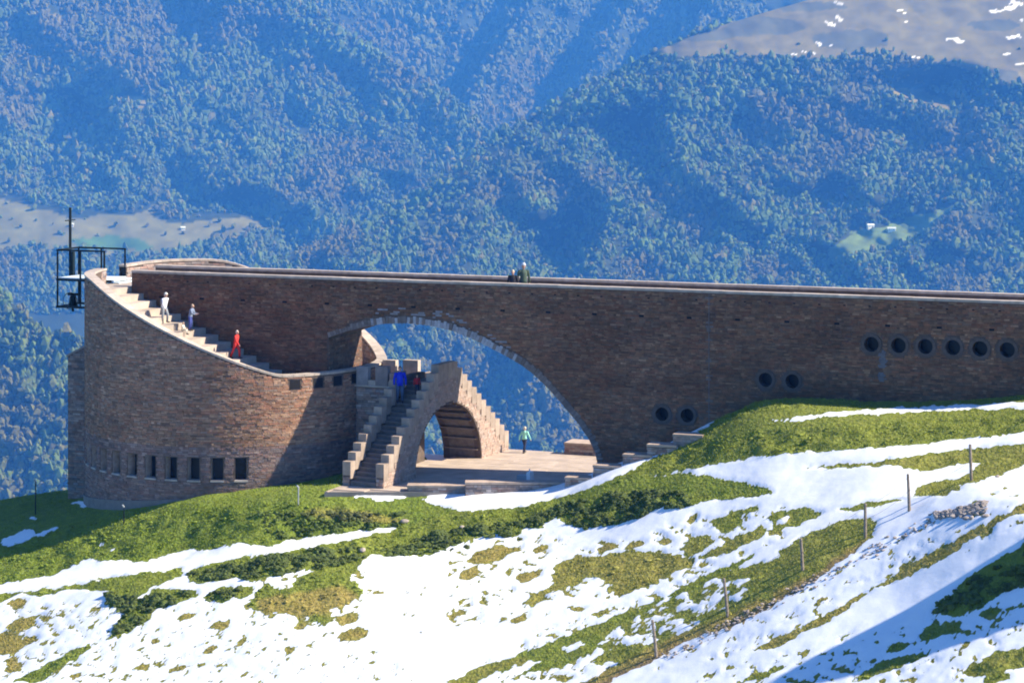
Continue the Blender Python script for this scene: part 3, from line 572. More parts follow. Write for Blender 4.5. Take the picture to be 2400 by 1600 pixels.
# arch ring
i = 0; pts = []; seg = 0; L_ = 0
fine = np.array([(l, arch_z(l)) for l in np.linspace(LJ+.02, 19.70, 900)]); dd = np.r_[0, np.cumsum(np.hypot(*np.diff(fine, axis=0).T))]; nv = int(dd[-1]/.155)
for i in range(nv):
    d0, d1 = dd[-1]*i/nv, dd[-1]*(i+1)/nv; q = [np.array([np.interp(d, dd, fine[:, 0]), np.interp(d, dd, fine[:, 1])]) for d in (d0+.008, d1-.008)]
    if q[0][1] < 1.0: continue
    tn = (q[1]-q[0]); tn /= np.linalg.norm(tn); nn = np.array([-tn[1], tn[0]]); h = RNG.uniform(.26, .36)*(1 if q[0][0] > 7.2 else .7); o_ = RNG.uniform(.03, .055)
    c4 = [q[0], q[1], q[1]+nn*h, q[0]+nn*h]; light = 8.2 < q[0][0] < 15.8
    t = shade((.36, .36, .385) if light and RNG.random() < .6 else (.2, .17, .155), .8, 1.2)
    b = MB(); b.prism([[tuple(p) for p in c4]], lambda a, c: W(a, -HW-o_, c), lambda a, c: W(a, -HW+.06, c), t=t); b.build('voussoir', M['stone'], VI)
for i in range(22):   # dark blocks under the deck, painted as the shade of drain holes
    l = -3.2+i*2.28; b = MB(); b.box(W, l-.11, l+.11, -HW-.05, -HW-.02, 7.78, 7.88); b.build('drain_hole_shade', M['dark'], VI)
for i in range(40):  # upper row of small blocks, hole shade put into their colour
    l = -4.0+i*1.14; b = MB(); b.box(W, l-.05, l+.05, -HW-.048, -HW-.02, 8.62, 8.68); b.build('drain_hole_shade', M['dark'], VI)
b = MB(); b.box(W, 25.1-.018, 25.1+.018, -HW-.05, -HW, .5, TOP-.13, t=(.16, .14, .13)); b.build('expansion_joint', M['stone'], VI)
# jamb and soffit stones
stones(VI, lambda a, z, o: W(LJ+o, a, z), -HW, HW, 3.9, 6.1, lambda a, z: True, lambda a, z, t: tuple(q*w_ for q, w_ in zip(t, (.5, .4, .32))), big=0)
adopt(VI)
# ------------------------------------------------------------------ round chapel
CH = empty('round_chapel', W(0, 0, 0)); tag(CH, 'round brown stone chapel with a slanting stepped roof and a ring of small windows', 'chapel')
R0, RI = 7.42, 6.97
def rim(l, v):
    z = 6.95-.43*l + .5*sm(0, 4, v); c_ = 9.1+.14*sm(0, 4, v); z = .5*(z+c_-np.sqrt((z-c_)**2+.12)); return .5*(z+4.72+np.sqrt((z-4.72)**2+.01))
def cp(al, r, z):  # al: degrees, 0 = towards the viewer's side, positive to the right
    a = math.radians(al); return (C[0]+r*math.sin(a), C[1]-r*math.cos(a), z)
def lv(al, r=R0): a = math.radians(al); return rel(C[0]+r*math.sin(a), C[1]-r*math.cos(a))
NCOL = 252; DA = 360/NCOL; WB, WT = -.1, .95
winc = [8-8.5714*k for k in range(11)]
def rimz(al): return float(rim(*lv(al)))
def gap_(al): l, v = lv(al); return l < 0 and abs(v) < 1.02
b = MB()
e0 = 8-DA*1.5
for i in range(NCOL):
    a0 = e0+DA*i; a1 = a0+DA; am = (a0+a1)/2; amn = (am+180) % 360-180
    isw = any(abs(amn-wc) < 2.15 for wc in winc)
    t0, t1 = rimz(a0), rimz(a1)
    if gap_(am): t0 = t1 = 8.3
    rows = [(-3.6, WB), (WT, None)] if isw else [(-3.6, None)]
    for z0, z1 in rows:
        za, zb = (z1, z1) if z1 is not None else (t0-.1, t1-.1)
        k = len(b.v); b.v += [cp(a0, R0, z0), cp(a1, R0, z0), cp(a1, R0, zb), cp(a0, R0, za)]; b.face((k, k+1, k+2, k+3))
    k = len(b.v); b.v += [cp(a0, RI, 3.4), cp(a1, RI, 3.4), cp(a1, RI, t1-.1), cp(a0, RI, t0-.1), cp(a0, R0, t0-.1), cp(a1, R0, t1-.1)]; b.face((k+1, k, k+3, k+2)); b.face((k+3, k+2, k+5, k+4))
b.build('drum_wall', M['mortar'], CH, fix=False)
for i in range(42):
    a0 = e0+i*6*DA; 
    for h in (0, 3):
        mb = MB(); s0 = a0+h*DA; t = cop()
        if gap_(s0+1.5*DA): continue
        for j in range(3):
            x0 = s0+j*DA+(.06 if j == 0 else 0); x1 = s0+(j+1)*DA-(.06 if j == 2 else 0)
            if gap_((x0+x1)/2): continue
            z0, z1 = rimz(x0), rimz(x1)
            mb.hexa([cp(x0, R0+.04, z0-.1), cp(x1, R0+.04, z1-.1), cp(x1, RI-.03, z1-.1), cp(x0, RI-.03, z0-.1), cp(x0, R0+.04, z0), cp(x1, R0+.04, z1), cp(x1, RI-.03, z1), cp(x0, RI-.03, z0)], t=t)
        if mb.v: mb.build('coping_stone', M['coping'], CH)
for wc in winc:
    wa, wb = wc-2.14, wc+2.14; mb = MB(); k = 0
    for (p, q, z0, z1) in ((wa, wa, WB, WT), (wb, wb, WB, WT)):
        n = len(mb.v); mb.v += [cp(p, R0, z0), cp(p, R0-.5, z0), cp(p, R0-.5, z1), cp(p, R0, z1)]; mb.face((n, n+1, n+2, n+3), t=(.36, .3, .26))
    for z in (WB, WT): n = len(mb.v); mb.v += [cp(wa, R0, z), cp(wb, R0, z), cp(wb, R0-.5, z), cp(wa, R0-.5, z)]; mb.face((n, n+1, n+2, n+3), t=(.36, .3, .26))
    wo = mb.build('window', M['stone'], CH, fix=False)
    s_ = MB(); s_.hexa([cp(wa-.3, R0+.06, WB-.07), cp(wb+.3, R0+.06, WB-.07), cp(wb+.3, R0-.3, WB-.07), cp(wa-.3, R0-.3, WB-.07), cp(wa-.3, R0+.06, WB+.01), cp(wb+.3, R0+.06, WB+.01), cp(wb+.3, R0-.3, WB+.02), cp(wa-.3, R0-.3, WB+.02)], t=(.4, .35, .31)); s_.build('sill', M['coping'], wo)
    p_ = MB(); n = 0; p_.v += [cp(wa, R0-.46, WB), cp(wb, R0-.46, WB), cp(wb, R0-.46, WT), cp(wa, R0-.46, WT)]; p_.face((0, 1, 2, 3)); p_.build('pane', M['glass'], wo, fix=False)
ARC = math.radians(1)*R0
def in_drum(a, z):
    al = a/ARC; l, v = lv(al)
    if z > float(rim(l, v))-.11: return False
    if 4.05 < z < 4.55 and 8.6 < al < 62: # slots in the parapet of the landing
        for c_ in SLOT:
            if abs(al-c_) < 2.3: return False
    if WB-.08 < z < WT+.02:
        for wc in winc:
            if abs(al-wc) < 2.3: return False
    return True
SLOT = [28, 37.5, 46.5, 56]
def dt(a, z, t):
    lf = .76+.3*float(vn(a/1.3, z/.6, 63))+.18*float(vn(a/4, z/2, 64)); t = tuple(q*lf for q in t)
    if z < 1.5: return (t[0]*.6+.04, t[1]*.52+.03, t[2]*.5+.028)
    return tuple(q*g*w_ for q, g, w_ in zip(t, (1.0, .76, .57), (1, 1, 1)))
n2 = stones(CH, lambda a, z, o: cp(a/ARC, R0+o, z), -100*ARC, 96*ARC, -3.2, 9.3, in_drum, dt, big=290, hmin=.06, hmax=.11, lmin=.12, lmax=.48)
for c_ in SLOT:
    mb = MB(); mb.hexa([cp(c_-2, R0+.012, 4.05), cp(c_+2, R0+.012, 4.05), cp(c_+2, R0-.2, 4.05), cp(c_-2, R0-.2, 4.05), cp(c_-2, R0+.012, 4.5), cp(c_+2, R0+.012, 4.5), cp(c_+2, R0-.2, 4.5), cp(c_-2, R0-.2, 4.5)]); mb.build('parapet_slot_shade', M['dark'], CH)  # solid dark block, coloured as the shade inside a slot
# inner faces of the rim in stone, far side
stones(CH, lambda a, z, o: cp(a/ARC, RI-o, z), 96*ARC, 262*ARC, 3.9, 9.3, lambda a, z: z < rimz(a/ARC)-.11 and not gap_(a/ARC), None, big=0)
# stepped roof on both sides of the walkway
def chord(l, r=RI): return math.sqrt(max(r*r-l*l, .01))
NS = 14; Z0s, Z1s = 8.3, 3.9
def strip(a, b_, side, z, zb, name, par=CH):
    n = 5; ls = [a+(b_-a)*i/n for i in range(n+1)]
    if side == 0: poly = [(l, -chord(l)+.0) for l in ls]+[(l, chord(l)) for l in ls[::-1]]
    elif side < 0: poly = [(l, -chord(l)) for l in ls]+[(b_, -HW-.01), (a, -HW-.01)]
    else: poly = [(l, chord(l)) for l in ls]+[(b_, HW+.01), (a, HW+.01)]
    mb = MB(); t = cop(); mb.prism([poly], lambda x, y: W(x, y, zb), lambda x, y: W(x, y, z), t=t); return mb.build(name, M['paving'], par)
strip(-6.9, -4.9, 0, Z0s, Z0s-.7, 'upper_landing')
for i in range(NS):
    a_ = -4.9+.7*i; z = Z0s-(Z0s-Z1s)*(i+1)/NS*.999
    for sd_ in (-1, 1):
        strip(a_, a_+.7, sd_, z+.0, z-.75, 'step')
strip(4.9, 6.9, -1, Z1s, Z1s-.7, 'lower_landing'); strip(4.9, 6.9, 1, Z1s, Z1s-.7, 'lower_landing')
b = MB(); b.box(W, LJ+.02, 6.9, -HW, HW, Z1s-.7, Z1s-.004, t=WCOP); b.build('lower_landing', M['paving'], CH)
# apse at the far left
b = MB(); b.prism([[(-8.49, -3.6), (-8.49, 4.72), (-6.6, 5.65), (-6.6, -3.6)]], lambda a, c: W(a, -2, c), lambda a, c: W(a, 2, c)); ap = b.build('apse', M['mortar'], CH)
stones(CH, lambda a, z, o: W(a, -2-o, z), -8.49, -7.0, -3.0, 5.4, lambda a, z: z < 4.72+(a+8.49)*.49, lambda a, z, t: tuple(q*.8 for q in t), big=0)
b = MB(); b.hexa([W(-8.56, -2.06, 4.66), W(-6.7, -2.06, 5.57), W(-6.7, 2.06, 5.57), W(-8.56, 2.06, 4.66), W(-8.56, -2.06, 4.76), W(-6.7, -2.06, 5.68), W(-6.7, 2.06, 5.68), W(-8.56, 2.06, 4.76)], t=(.3, .26, .23)); b.build('apse_roof', M['coping'], CH)
b = MB()  # concrete footing showing at the base
for i in range(60):
    a0, a1 = -95+i*2, -93+i*2; zt = -1.95+.012*(a0+95)
    b.hexa([cp(a0, R0-.1, -3.6), cp(a1, R0-.1, -3.6), cp(a1, R0+.09, -3.6), cp(a0, R0+.09, -3.6), cp(a0, R0-.1, zt), cp(a1, R0-.1, zt), cp(a1, R0+.09, zt), cp(a0, R0+.09, zt)])
b.build('footing', M['concrete'], CH)
adopt(CH)
# ------------------------------------------------------------------ arched double stair
ST = empty('arched_stair_bridge', A(0, 6.4, 0)); tag(ST, 'stone stair bridge over a small arch, steps down on both sides, under the viaduct', 'stair bridge')
AA = [(6.4+3.35*math.cos(t), 3.1*math.sin(t)) for t in np.linspace(0, math.pi, 31)]  # right to left
def barch(t): q = 1-((t-6.4)/3.35)**2; return 3.1*math.sqrt(q) if q > 0 else -9
blk = [(i*.48, (i+1)*.48, 1.09+.36*i) for i in range(12)]; blk = [(a_, b_, min(z, 5.05)) for a_, b_, z in blk]
blk += [(5.76, 6.24, 5.05), (6.24, 6.72, 5.06), (6.72, 7.2, 5.05)] + [(7.2+.5*i, 7.7+.5*i, 5.05-.37*(i+1)+.0) for i in range(11)]
blk[12] = (5.76, 6.24, 5.05)
prof = []
for a_, b_, z in blk: zz = max(z-.62, .05); prof += [(a_, zz), (b_, zz)]
outp = [(0, -.4), (0, prof[0][1])] + prof[1:] + [(12.7, -.4), (9.75, -.4)] + [(t, z) for t, z in AA] + [(3.05, -.4)]
def ded(l):
    o = []
    for p in l:
        if not o or math.hypot(p[0]-o[-1][0], p[1]-o[-1][1]) > 1e-4: o.append(p)
    return o
outp = ded(outp)
for s0, s1 in ((-1.05, -.7), (.7, 1.05)):
    b = MB(); b.prism([outp], lambda t, c: A(s0, t, c), lambda t, c: A(s1, t, c)); b.build('side_wall', M['mortar'], ST)
    for (a_, b_, z) in blk:
        if s0 < 0 and 5.2 < a_ < 7.3: continue
        mb = MB(); mb.box(A, s0-.035, s1+.035, a_+.01, b_-.01, max(z-.78, -.02), z, t=shade((.36, .28, .22))); mb.build('parapet_block', M['coping'], ST)
# stair core
NF = 23; tr = []
core = [(0.05, -.4)]
for i in range(NF): core += [(.05+.245*i, 4.15*(i+1)/NF), (.05+.245*(i+1), 4.15*(i+1)/NF)]
core += [(7.25, 4.15)]
for i in range(NF): core += [(7.25+.236*i, 4.15*(NF-1-i)/NF+.001), (7.25+.236*(i+1), 4.15*(NF-1-i)/NF+.001)]
core += [(12.68, -.4), (9.75, -.4)] + [(t, z) for t, z in AA] + [(3.05, -.4)]
b = MB(); b.prism([ded(core)], lambda t, c: A(-.7, t, c), lambda t, c: A(.7, t, c), t=(.17, .14, .12)); b.build('stair_core', M['stone'], ST)
for i in range(NF):
    mb = MB(); z = 4.15*(i+1)/NF; mb.box(A, -.69, .69, .05+.245*i-.02, .05+.245*(i+1)-.002, z+.002, z+.035, t=(.21, .18, .16)); mb.build('tread', M['coping'], ST)  # front treads: viaduct shade put into a darker stone colour
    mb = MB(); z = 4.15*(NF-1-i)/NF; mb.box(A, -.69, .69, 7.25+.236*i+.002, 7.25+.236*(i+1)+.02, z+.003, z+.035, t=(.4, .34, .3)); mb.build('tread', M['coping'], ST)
def top_at(t):
    for a_, b_, z in blk:
        if a_ <= t < b_: return max(z-.62, .05)
    return .3
warm_t = lambda a, z, t: tuple(.45*q+.55*r for q, r in zip(t, (.46, .33, .25)))
stones(ST, lambda a, z, o: A(1.05+o, a, z), 0, 12.7, 0, 4.5, lambda a, z: z < top_at(a)+.001 and (z > barch(a) if abs(a-6.4) < 3.35 else True), warm_t, big=200, lmax=.5)
stones(ST, lambda a, z, o: A(-1.05-o, a, z), 0, 6, 0, 4.5, lambda a, z: z < top_at(a)+.001 and (z > barch(a) if abs(a-6.4) < 3.35 else True), None, big=0)
stones(ST, lambda a, z, o: A(a, -o, z), .7, 1.05, 0, .4, lambda a, z: True, None, big=0); stones(ST, lambda a, z, o: A(a, -o, z), -1.05, -.7, 0, .4, lambda a, z: True, None, big=0)
for i in range(1, 17, 2):   # corbelled ledges under the vault
    th = math.radians(4+i*5.2); t, z = 6.4+3.35*math.cos(th), 3.1*math.sin(th); mb = MB(); mb.box(A, -.9, .9, t-.12, t+.03, z-.085, z-.035, t=(.27, .22, .18)); mb.build('ledge', M['coping'], ST)
    if i > 4: t = 12.8-t; mb = MB(); mb.box(A, -.75, .75, t-.03, t+.16, z-.10, z-.035, t=(.3, .27, .24)); mb.build('ledge', M['coping'], ST)
adopt(ST)
# landing link between chapel and stair
LK = empty('landing_pier', W(8, 0, 0)); tag(LK, 'dark stone pier with parapet joining the round chapel to the stair bridge', 'pier')
b = MB(); b.box(W, 7.3, 9.55, -1.5, 1.5, -.3, 3.885); b.build('pier_wall', M['mortar'], LK)
b = MB(); b.box(W, 6.95, 9.62, -1.62, 1.62, 3.89, 3.97, t=WCOP); b.build('landing_slab', M['paving'], LK)
for l0, l1_, z in ((7.35, 7.95, 4.85), (8.35, 9.0, 4.9), (9.1, 9.5, 4.6)):
    b = MB(); b.box(W, l0, l1_, -1.6, -1.25, 3.975, z, t=pick()); b.build('parapet_block', M['coping'], LK)
for l0, l1_, z in ((7.4, 8.1, 4.85), (8.5, 9.3, 4.9)):
    b = MB(); b.box(W, l0, l1_, 1.25, 1.6, 3.975, z, t=WCOP); b.build('parapet_block', M['coping'], LK)
b = MB(); b.box(W, 7.35, 9.4, -1.55, -1.3, 3.973, 4.2, t=WCOP); b.build('parapet_kerb', M['coping'], LK)
stones(LK, lambda a, z, o: W(a, -1.5-o, z), 7.3, 9.5, 0, 3.88, lambda a, z: True, None, big=0)
adopt(LK)
# ------------------------------------------------------------------ plaza
PZ = MB(); poly = [(8.9, -8.15), (19.9, -3.75), (21.5, -3.1), (21.5, 6.5), (10.3, 6.5), (10.3, 1.7), (8.9, 1.7)]
PZ.prism([poly], lambda a, c: W(a, c, -.5), lambda a, c: W(a, c, -.03), t=(.3, .25, .21)); pz = PZ.build('plaza', M['paving']); tag(pz, kind='structure')
v_ = -8.1; cnt = 0; slabs = MB()
while v_ < 6.45:
    h = min(.62, 6.5-v_); a_ = (9.56 if v_ < 1.3 else 10.32)
    amax = min(21.5, 8.9+(v_+8.15)/.4)
    if v_ < 1.3: a_ = 8.92
    while a_ < amax-.1:
        ln = RNG.uniform(.6, 1.5); e = min(a_+ln, amax); k_ = RNG.uniform(.93, 1.05); t = (.47*k_, .375*k_, .295*k_)
        if a_ > 19.9 or cnt >= 290: slabs.box(W, a_+.008, e-.008, v_+.008, v_+h-.008, -.03, RNG.uniform(-.003, .004), t=t)
        else: mb = MB(); mb.box(W, a_+.008, e-.008, v_+.008, v_+h-.008, -.03, RNG.uniform(-.003, .004), t=t); mb.build('paving_slab', M['paving'], pz); cnt += 1
        a_ += ln
    v_ += h
so = slabs.build('paving', M['paving'], pz); so['kind'] = 'stuff'
def lowwall(name, x0, y0, x1, y1, th, z0, z1, label, cat, grp=None, par=None):
    d = Vector((x1-x0, y1-y0)); L0 = d.length; d /= L0; F = frame((x0, y0), tuple(d), (-d.y, d.x)); r = empty(name, (x0, y0, z0)); tag(r, label, cat, grp)
    b = MB(); b.box(F, 0, L0, 0, th, z0, z1-.1); b.build('wall', M['mortar'], r)
    stones(r, lambda a, z, o: F(a, -o, z), 0, L0, z0, z1-.11, lambda a, z: True, lambda a, z, t: tuple(q*1.1 for q in t), big=0)
    stones(r, lambda a, z, o: F(-o, a, z), 0, th, z0, z1-.11, lambda a, z: True, None, big=0)
    a_ = -.03
    while a_ < L0-.02:
        e = min(a_+RNG.uniform(.7, 1.1), L0+.03); b = MB(); b.box(F, a_+.004, e-.004, -.05, th+.05, z1-.1, z1, t=shade((.46, .35, .27))); b.build('coping_stone', M['coping'], r); a_ = e
    adopt(r); return r
lowwall('seat_wall', -4.73, 110.05, -2.12, 109.95, .6, -.8, .26, 'low stone wall left of the taller one at the front of the plaza', 'wall', 'low stone walls round the plaza')
lowwall('seat_wall', -2.08, 109.3, 3.0, 109.35, .6, -.8, .52, 'long low stone wall running into the snow at the front of the plaza', 'wall', 'low stone walls round the plaza')
lowwall('seat_wall', 2.62, 120.9, 5.6, 119.8, 1.2, -.02, .56, 'block of low wall at the back of the sunlit plaza behind the arch foot', 'wall', 'low stone walls round the plaza')
names = ['lowest', 'second lowest', 'middle', 'second highest', 'highest']
for i, (px, zt) in enumerate(((1358, 1119), (1424, 1091), (1494, 1065), (1551, 1042), (1612, 1018))):
    Yw = 108.0 - i*.2; zt = HC-(zt-HOR)/FPX*Yw; X = (px-1200)/FPX*Yw
    lowwall('step_wall', X-.62, Yw+.22, X+.62, Yw-.22, .75, zt-1.3, zt, names[i]+' of the stepped wall blocks climbing the snowy bank by the viaduct', 'wall', 'stepped wall blocks beside the viaduct foot')
bn = empty('water_trough', (.62, 111.7, 0)); tag(bn, 'small grey block with a white side standing on the shaded plaza', 'trough'); F = frame((.62, 111.7), (.93, -.37), (.37, .93))
b = MB(); b.box(F, -.35, .12, -.2, .25, .0, .46); b.build('body', M['grey'], bn); b = MB(); b.box(F, .13, .3, -.22, .25, 0, .62); b.build('panel', M['white'], bn); b = MB(); b.cyl(F(.2, 0, .6), F(.2, 0, .75), .03); b.build('spout', M['white'], bn); adopt(bn)
# ------------------------------------------------------------------ bell frame and cross
BF = empty('bell_frame', W(-8, 0, 8.3)); tag(BF, 'black steel cage with a pale platform hanging off the chapel rim', 'bell frame')
def bar(p, q, r=.045): 
    b = MB(); a_ = Vector(W(*p)); c_ = Vector(W(*q)); b.cyl(a_, c_, r*1.3, n=4); return b
def addbar(p, q, name='frame_bar', par=BF, r=.045): return bar(p, q, r).build(name, M['steel'], par)
ZT, ZP, ZB = 9.92, 8.5, 7.05
for vv in (-1, 1):
    for l in (-9.75, -8.4, -7.0): addbar((l, vv, ZP if l > -8.5 and l != -8.4 else ZB), (l, vv, ZT), 'post')
    addbar((-9.8, vv, ZT), (-6.95, vv, ZT), 'top_rail'); addbar((-9.8, vv, ZP-.08), (-6.6, vv, ZP-.08), 'platform_beam', r=.06); addbar((-9.8, vv, ZB), (-7.3, vv, ZB), 'lower_rail', r=.06)
addbar((-9.75, -1, ZT), (-9.75, 1, ZT), 'top_rail'); addbar((-9.75, -1, ZB), (-9.75, 1, ZB), 'lower_rail'); addbar((-9.75, -1, ZP-.08), (-9.75, 1, ZP-.08), 'platform_beam')
b = MB(); b.box(W, -9.7, -6.9, -.95, .95, ZP-.02, ZP+.03); b.build('platform', M['grating'], BF)
for i, z in enumerate((8.46, 8.36)): b = MB(); b.box(W, -6.85+.3*i, -6.5+.3*i, -.9, .9, z-.05, z+.0+.02*(1-i)); b.build('platform_step', M['grating'], BF)
adopt(BF)
BL = empty('church_bell', W(-9.35, -.2, 7.0)); tag(BL, 'dark bronze bell hanging in the bottom of the steel cage', 'bell')
pr = [(.02, .62), (.12, .6), (.17, .5), (.2, .3), (.26, .12), (.34, 0)]; b = MB(); n = 16; cx_, cy_, _z = W(-9.35, -.2, 0)
for r, h in pr: b.v += [(cx_+r*math.cos(2*math.pi*i/n), cy_+r*math.sin(2*math.pi*i/n), 6.95+h) for i in range(n)]
for j in range(len(pr)-1):
    for i in range(n): b.face((j*n+i, j*n+(i+1) % n, (j+1)*n+(i+1) % n, (j+1)*n+i))
b.face(range((len(pr)-1)*n, len(pr)*n)); b.build('bell_body', M['bronze'], BL)
b = MB(); b.box(W, -9.6, -9.1, -.3, -.1, 7.56, 7.68); b.build('yoke', M['steel'], BL); b = MB(); b.cyl(W(-9.35, -.2, 6.75), W(-9.35, -.2, 7.1), .07, .05); b.build('clapper', M['steel'], BL)
b = MB(); pa = [W(-9.35+.42*math.cos(a_), -.45, 7.3+.42*math.sin(a_)) for a_ in np.linspace(0, 2*math.pi, 21)]
for i in range(20): b.cyl(pa[i], pa[i+1], .018, n=5, caps=False)
b.build('bell_wheel', M['steel'], BL); adopt(BL)
CR = empty('iron_cross', W(-9.9, .35, ZP)); tag(CR, 'tall thin black mast of the cross rising from the steel cage', 'cross')
b = MB(); b.box(W, -9.9, -9.8, .3, .4, ZP, 12.0); b.build('mast', M['steel'], CR); b = MB(); b.box(W, -9.88, -9.82, -.1, .8, 11.33, 11.38); b.build('cross_arm', M['steel'], CR); b = MB(); b.box(W, -9.88, -9.66, .3, .5, ZP, 9.75); b.build('mast_base', M['bronze'], CR); adopt(CR)
b = MB(); b.box(W, -7.25, -7.05, 1.05, 1.25, 8.3, 9.1); o = b.build('gate_post', M['steel']); tag(o, 'dark metal gate post at the end of the pale platform', 'post')
# ------------------------------------------------------------------ people
SKINM = mat('skin', (.5, .3, .22), .6)
_cl = {}
def cloth(c):
    if c not in _cl: _cl[c] = mat('cloth_%d' % len(_cl), c, .85, (9, .15))
    return _cl[c]
def limb(b, pts, rad, n=10, mi=0, sq=1.0, front=(0, 1, 0)):
    """one closed tapering tube through pts"""
    rings = []
    for i, p in enumerate(pts):
        p = Vector(p); d = (Vector(pts[min(i+1, len(pts)-1)])-Vector(pts[max(i-1, 0)])).normalized(); f = Vector(front); a_ = f-d*f.dot(d)
        if a_.length < .1: a_ = d.orthogonal()
        a_.normalize(); c_ = d.cross(a_); r = rad[i]; rx, ry = (r if isinstance(r, tuple) else (r, r*sq)); k = len(b.v)
        b.v += [tuple(p+c_*rx*math.cos(2*math.pi*j/n)+a_*ry*math.sin(2*math.pi*j/n)) for j in range(n)]; rings.append(k)
    for i in range(len(rings)-1):
        for j in range(n): b.face((rings[i]+j, rings[i]+(j+1) % n, rings[i+1]+(j+1) % n, rings[i+1]+j), mi)
    b.face([rings[0]+j for j in reversed(range(n))], mi); b.face([rings[-1]+j for j in range(n)], mi)
def person(loc, rz, h, label, top, legs, hair, pose='stand', hat=None, bag=None, coat=False):
    """front is local -y. Joints are set by pose; the body is one remeshed skin, clothes are shells over it."""
    r = empty('person', loc, rz); tag(r, label, 'person'); k = h/1.75
    hipz, sh = .92, 1.42; J = {}
    lean = {'stand': 0, 'walk': -.06, 'down': -.10, 'sit': -.05, 'look': -.12}[pose]
    if pose == 'sit': hipz = .14; sh = .62
    hip = Vector((0, 0, hipz)); chest = Vector((0, lean*.7, (hipz+sh)/2+.08)); neck = Vector((0, lean, sh+.03)); head = Vector((0, lean*1.25-.02, sh+.2))
    for s in (-1, 1):
        if pose == 'sit': kn, an = Vector((.13*s, -.42, .22)), Vector((.12*s, -.46, -.2))
        elif pose == 'walk': kn, an = Vector((.1*s, -.16*s-.03, .5)), Vector((.1*s, -.26*s+.06, .1))
        elif pose == 'down': kn, an = Vector((.1*s, -.2 if s > 0 else .0, .52 if s > 0 else .45)), Vector((.1*s, -.16 if s > 0 else .12, .16 if s > 0 else .05))
        else: kn, an = Vector((.11*s, -.02, .5)), Vector((.12*s, .02, .09))
        J['hip', s] = Vector((.095*s, 0, hipz)); J['kn', s] = kn; J['an', s] = an
        sw = {'walk': .22*s, 'down': .15*s}.get(pose, 0)
        shv = Vector((.19*s, lean*.95, sh-.03)); el = shv+Vector((.085*s, sw*.6+.04, -.28)); wr = el+Vector((.0, sw*.6-.07, -.25))
        if pose == 'look': el = shv+Vector((.06*s, -.1, -.26)); wr = el+Vector((-.05*s, -.22, -.02))
        if pose == 'sit': el = shv+Vector((.04*s, -.08, -.24)); wr = el+Vector((-.05*s, -.22, -.02))
        J['sh', s], J['el', s], J['wr', s] = shv, el, wr
    def scale(b): b.v = [(x*k, y*k, z*k) for x, y, z in b.v]; return b
    b = MB()
    limb(b, [hip-Vector((0, 0, .08)), hip+Vector((0, 0, .03)), (hip+chest)/2, chest, chest+Vector((0, lean*.2, .14)), neck-Vector((0, 0, .03)), neck+Vector((0, 0, .05))], [(.12, .09), (.165, .115), (.14, .1), (.165, .12), (.18, .11), (.075, .07), (.055, .06)], 14)
    limb(b, [head-Vector((0, 0, .12)), head-Vector((0, 0, .085)), head-Vector((0, .012, .03)), head, head+Vector((0, .01, .06)), head+Vector((0, .012, .10)), head+Vector((0, .012, .125))], [(.045, .05), (.062, .075), (.075, .09), (.08, .098), (.074, .09), (.05, .06), (.015, .02)], 14)
    limb(b, [head+Vector((0, -.08, .02)), head+Vector((0, -.115, -.025)), head+Vector((0, -.085, -.035))], [.01, .014, .01], 6)
    for s in (-1, 1):
        limb(b, [head+Vector((.075*s, .01, .02)), head+Vector((.095*s, .02, 0)), head+Vector((.075*s, .01, -.03))], [.012, .02, .01], 6)
        limb(b, [J['hip', s]+Vector((0, 0, .04)), J['hip', s]-Vector((0, 0, .03)), (J['hip', s]+J['kn', s])/2, J['kn', s], J['kn', s]*.6+J['an', s]*.4, J['an', s]], [.09, .092, .078, .057, .056, .038], 10)
        an = J['an', s]; limb(b, [an+Vector((0, .05, -.03)), an+Vector((0, 0, -.035)), an+Vector((0, -.1, -.055)), an+Vector((0, -.17, -.065))], [(.035, .03), (.042, .045), (.045, .03), (.03, .018)], 8, front=(0, 0, 1))
        limb(b, [J['sh', s]-Vector((.06*s, 0, 0)), J['sh', s], (J['sh', s]+J['el', s])/2, J['el', s], J['el', s]*.55+J['wr', s]*.45, J['wr', s]], [.05, .055, .048, .038, .036, .025], 8)
        wr = J['wr', s]; d = (wr-J['el', s]).normalized(); side = Vector((s, 0, 0)); sd2 = d.cross(side).normalized()
        limb(b, [wr-d*.02, wr+d*.04, wr+d*.09], [(.022, .03), (.018, .042), (.015, .038)], 8, front=tuple(sd2))
        for fi, (off, ln) in enumerate(((-.03, .065), (-.01, .078), (.01, .072), (.03, .058))):
            p0 = wr+d*.08+sd2*off; limb(b, [p0, p0+d*ln*.5-side*.004, p0+d*ln-side*.02], [.009, .008, .006], 5)
        p0 = wr+d*.03+sd2*-.035; limb(b, [p0, p0+d*.03+sd2*-.025, p0+d*.065+sd2*-.03], [.011, .009, .007], 5)
    body = scale(b).build('body', SKINM, r, smooth=True)
    rm = body.modifiers.new('join', 'REMESH'); rm.mode = 'VOXEL'; rm.voxel_size = .016*k; rm.use_smooth_shade = True
    dg = bpy.context.evaluated_depsgraph_get(); me = bpy.data.meshes.new_from_object(body.evaluated_get(dg)); body.modifiers.clear(); body.data = me
    if not me.materials: me.materials.append(SKINM)
    g_ = .02; b = MB()   # jacket with sleeves
    hem = .1 if coat else .02
    limb(b, [hip-Vector((0, 0, hem)), hip+Vector((0, 0, .06)), (hip+chest)/2, chest, chest+Vector((0, lean*.2, .15)), neck-Vector((0, 0, .02)), neck+Vector((0, 0, .03))], [(.19, .15), (.18, .14), (.155, .13), (.18, .145), (.185, .13), (.1, .09), (.072, .075)], 14)
    for s in (-1, 1): limb(b, [J['sh', s]-Vector((.07*s, 0, .01)), J['sh', s]+Vector((.012*s, 0, 0)), (J['sh', s]+J['el', s])/2, J['el', s], J['wr', s]], [.07, .078, .068, .058, .045], 10)
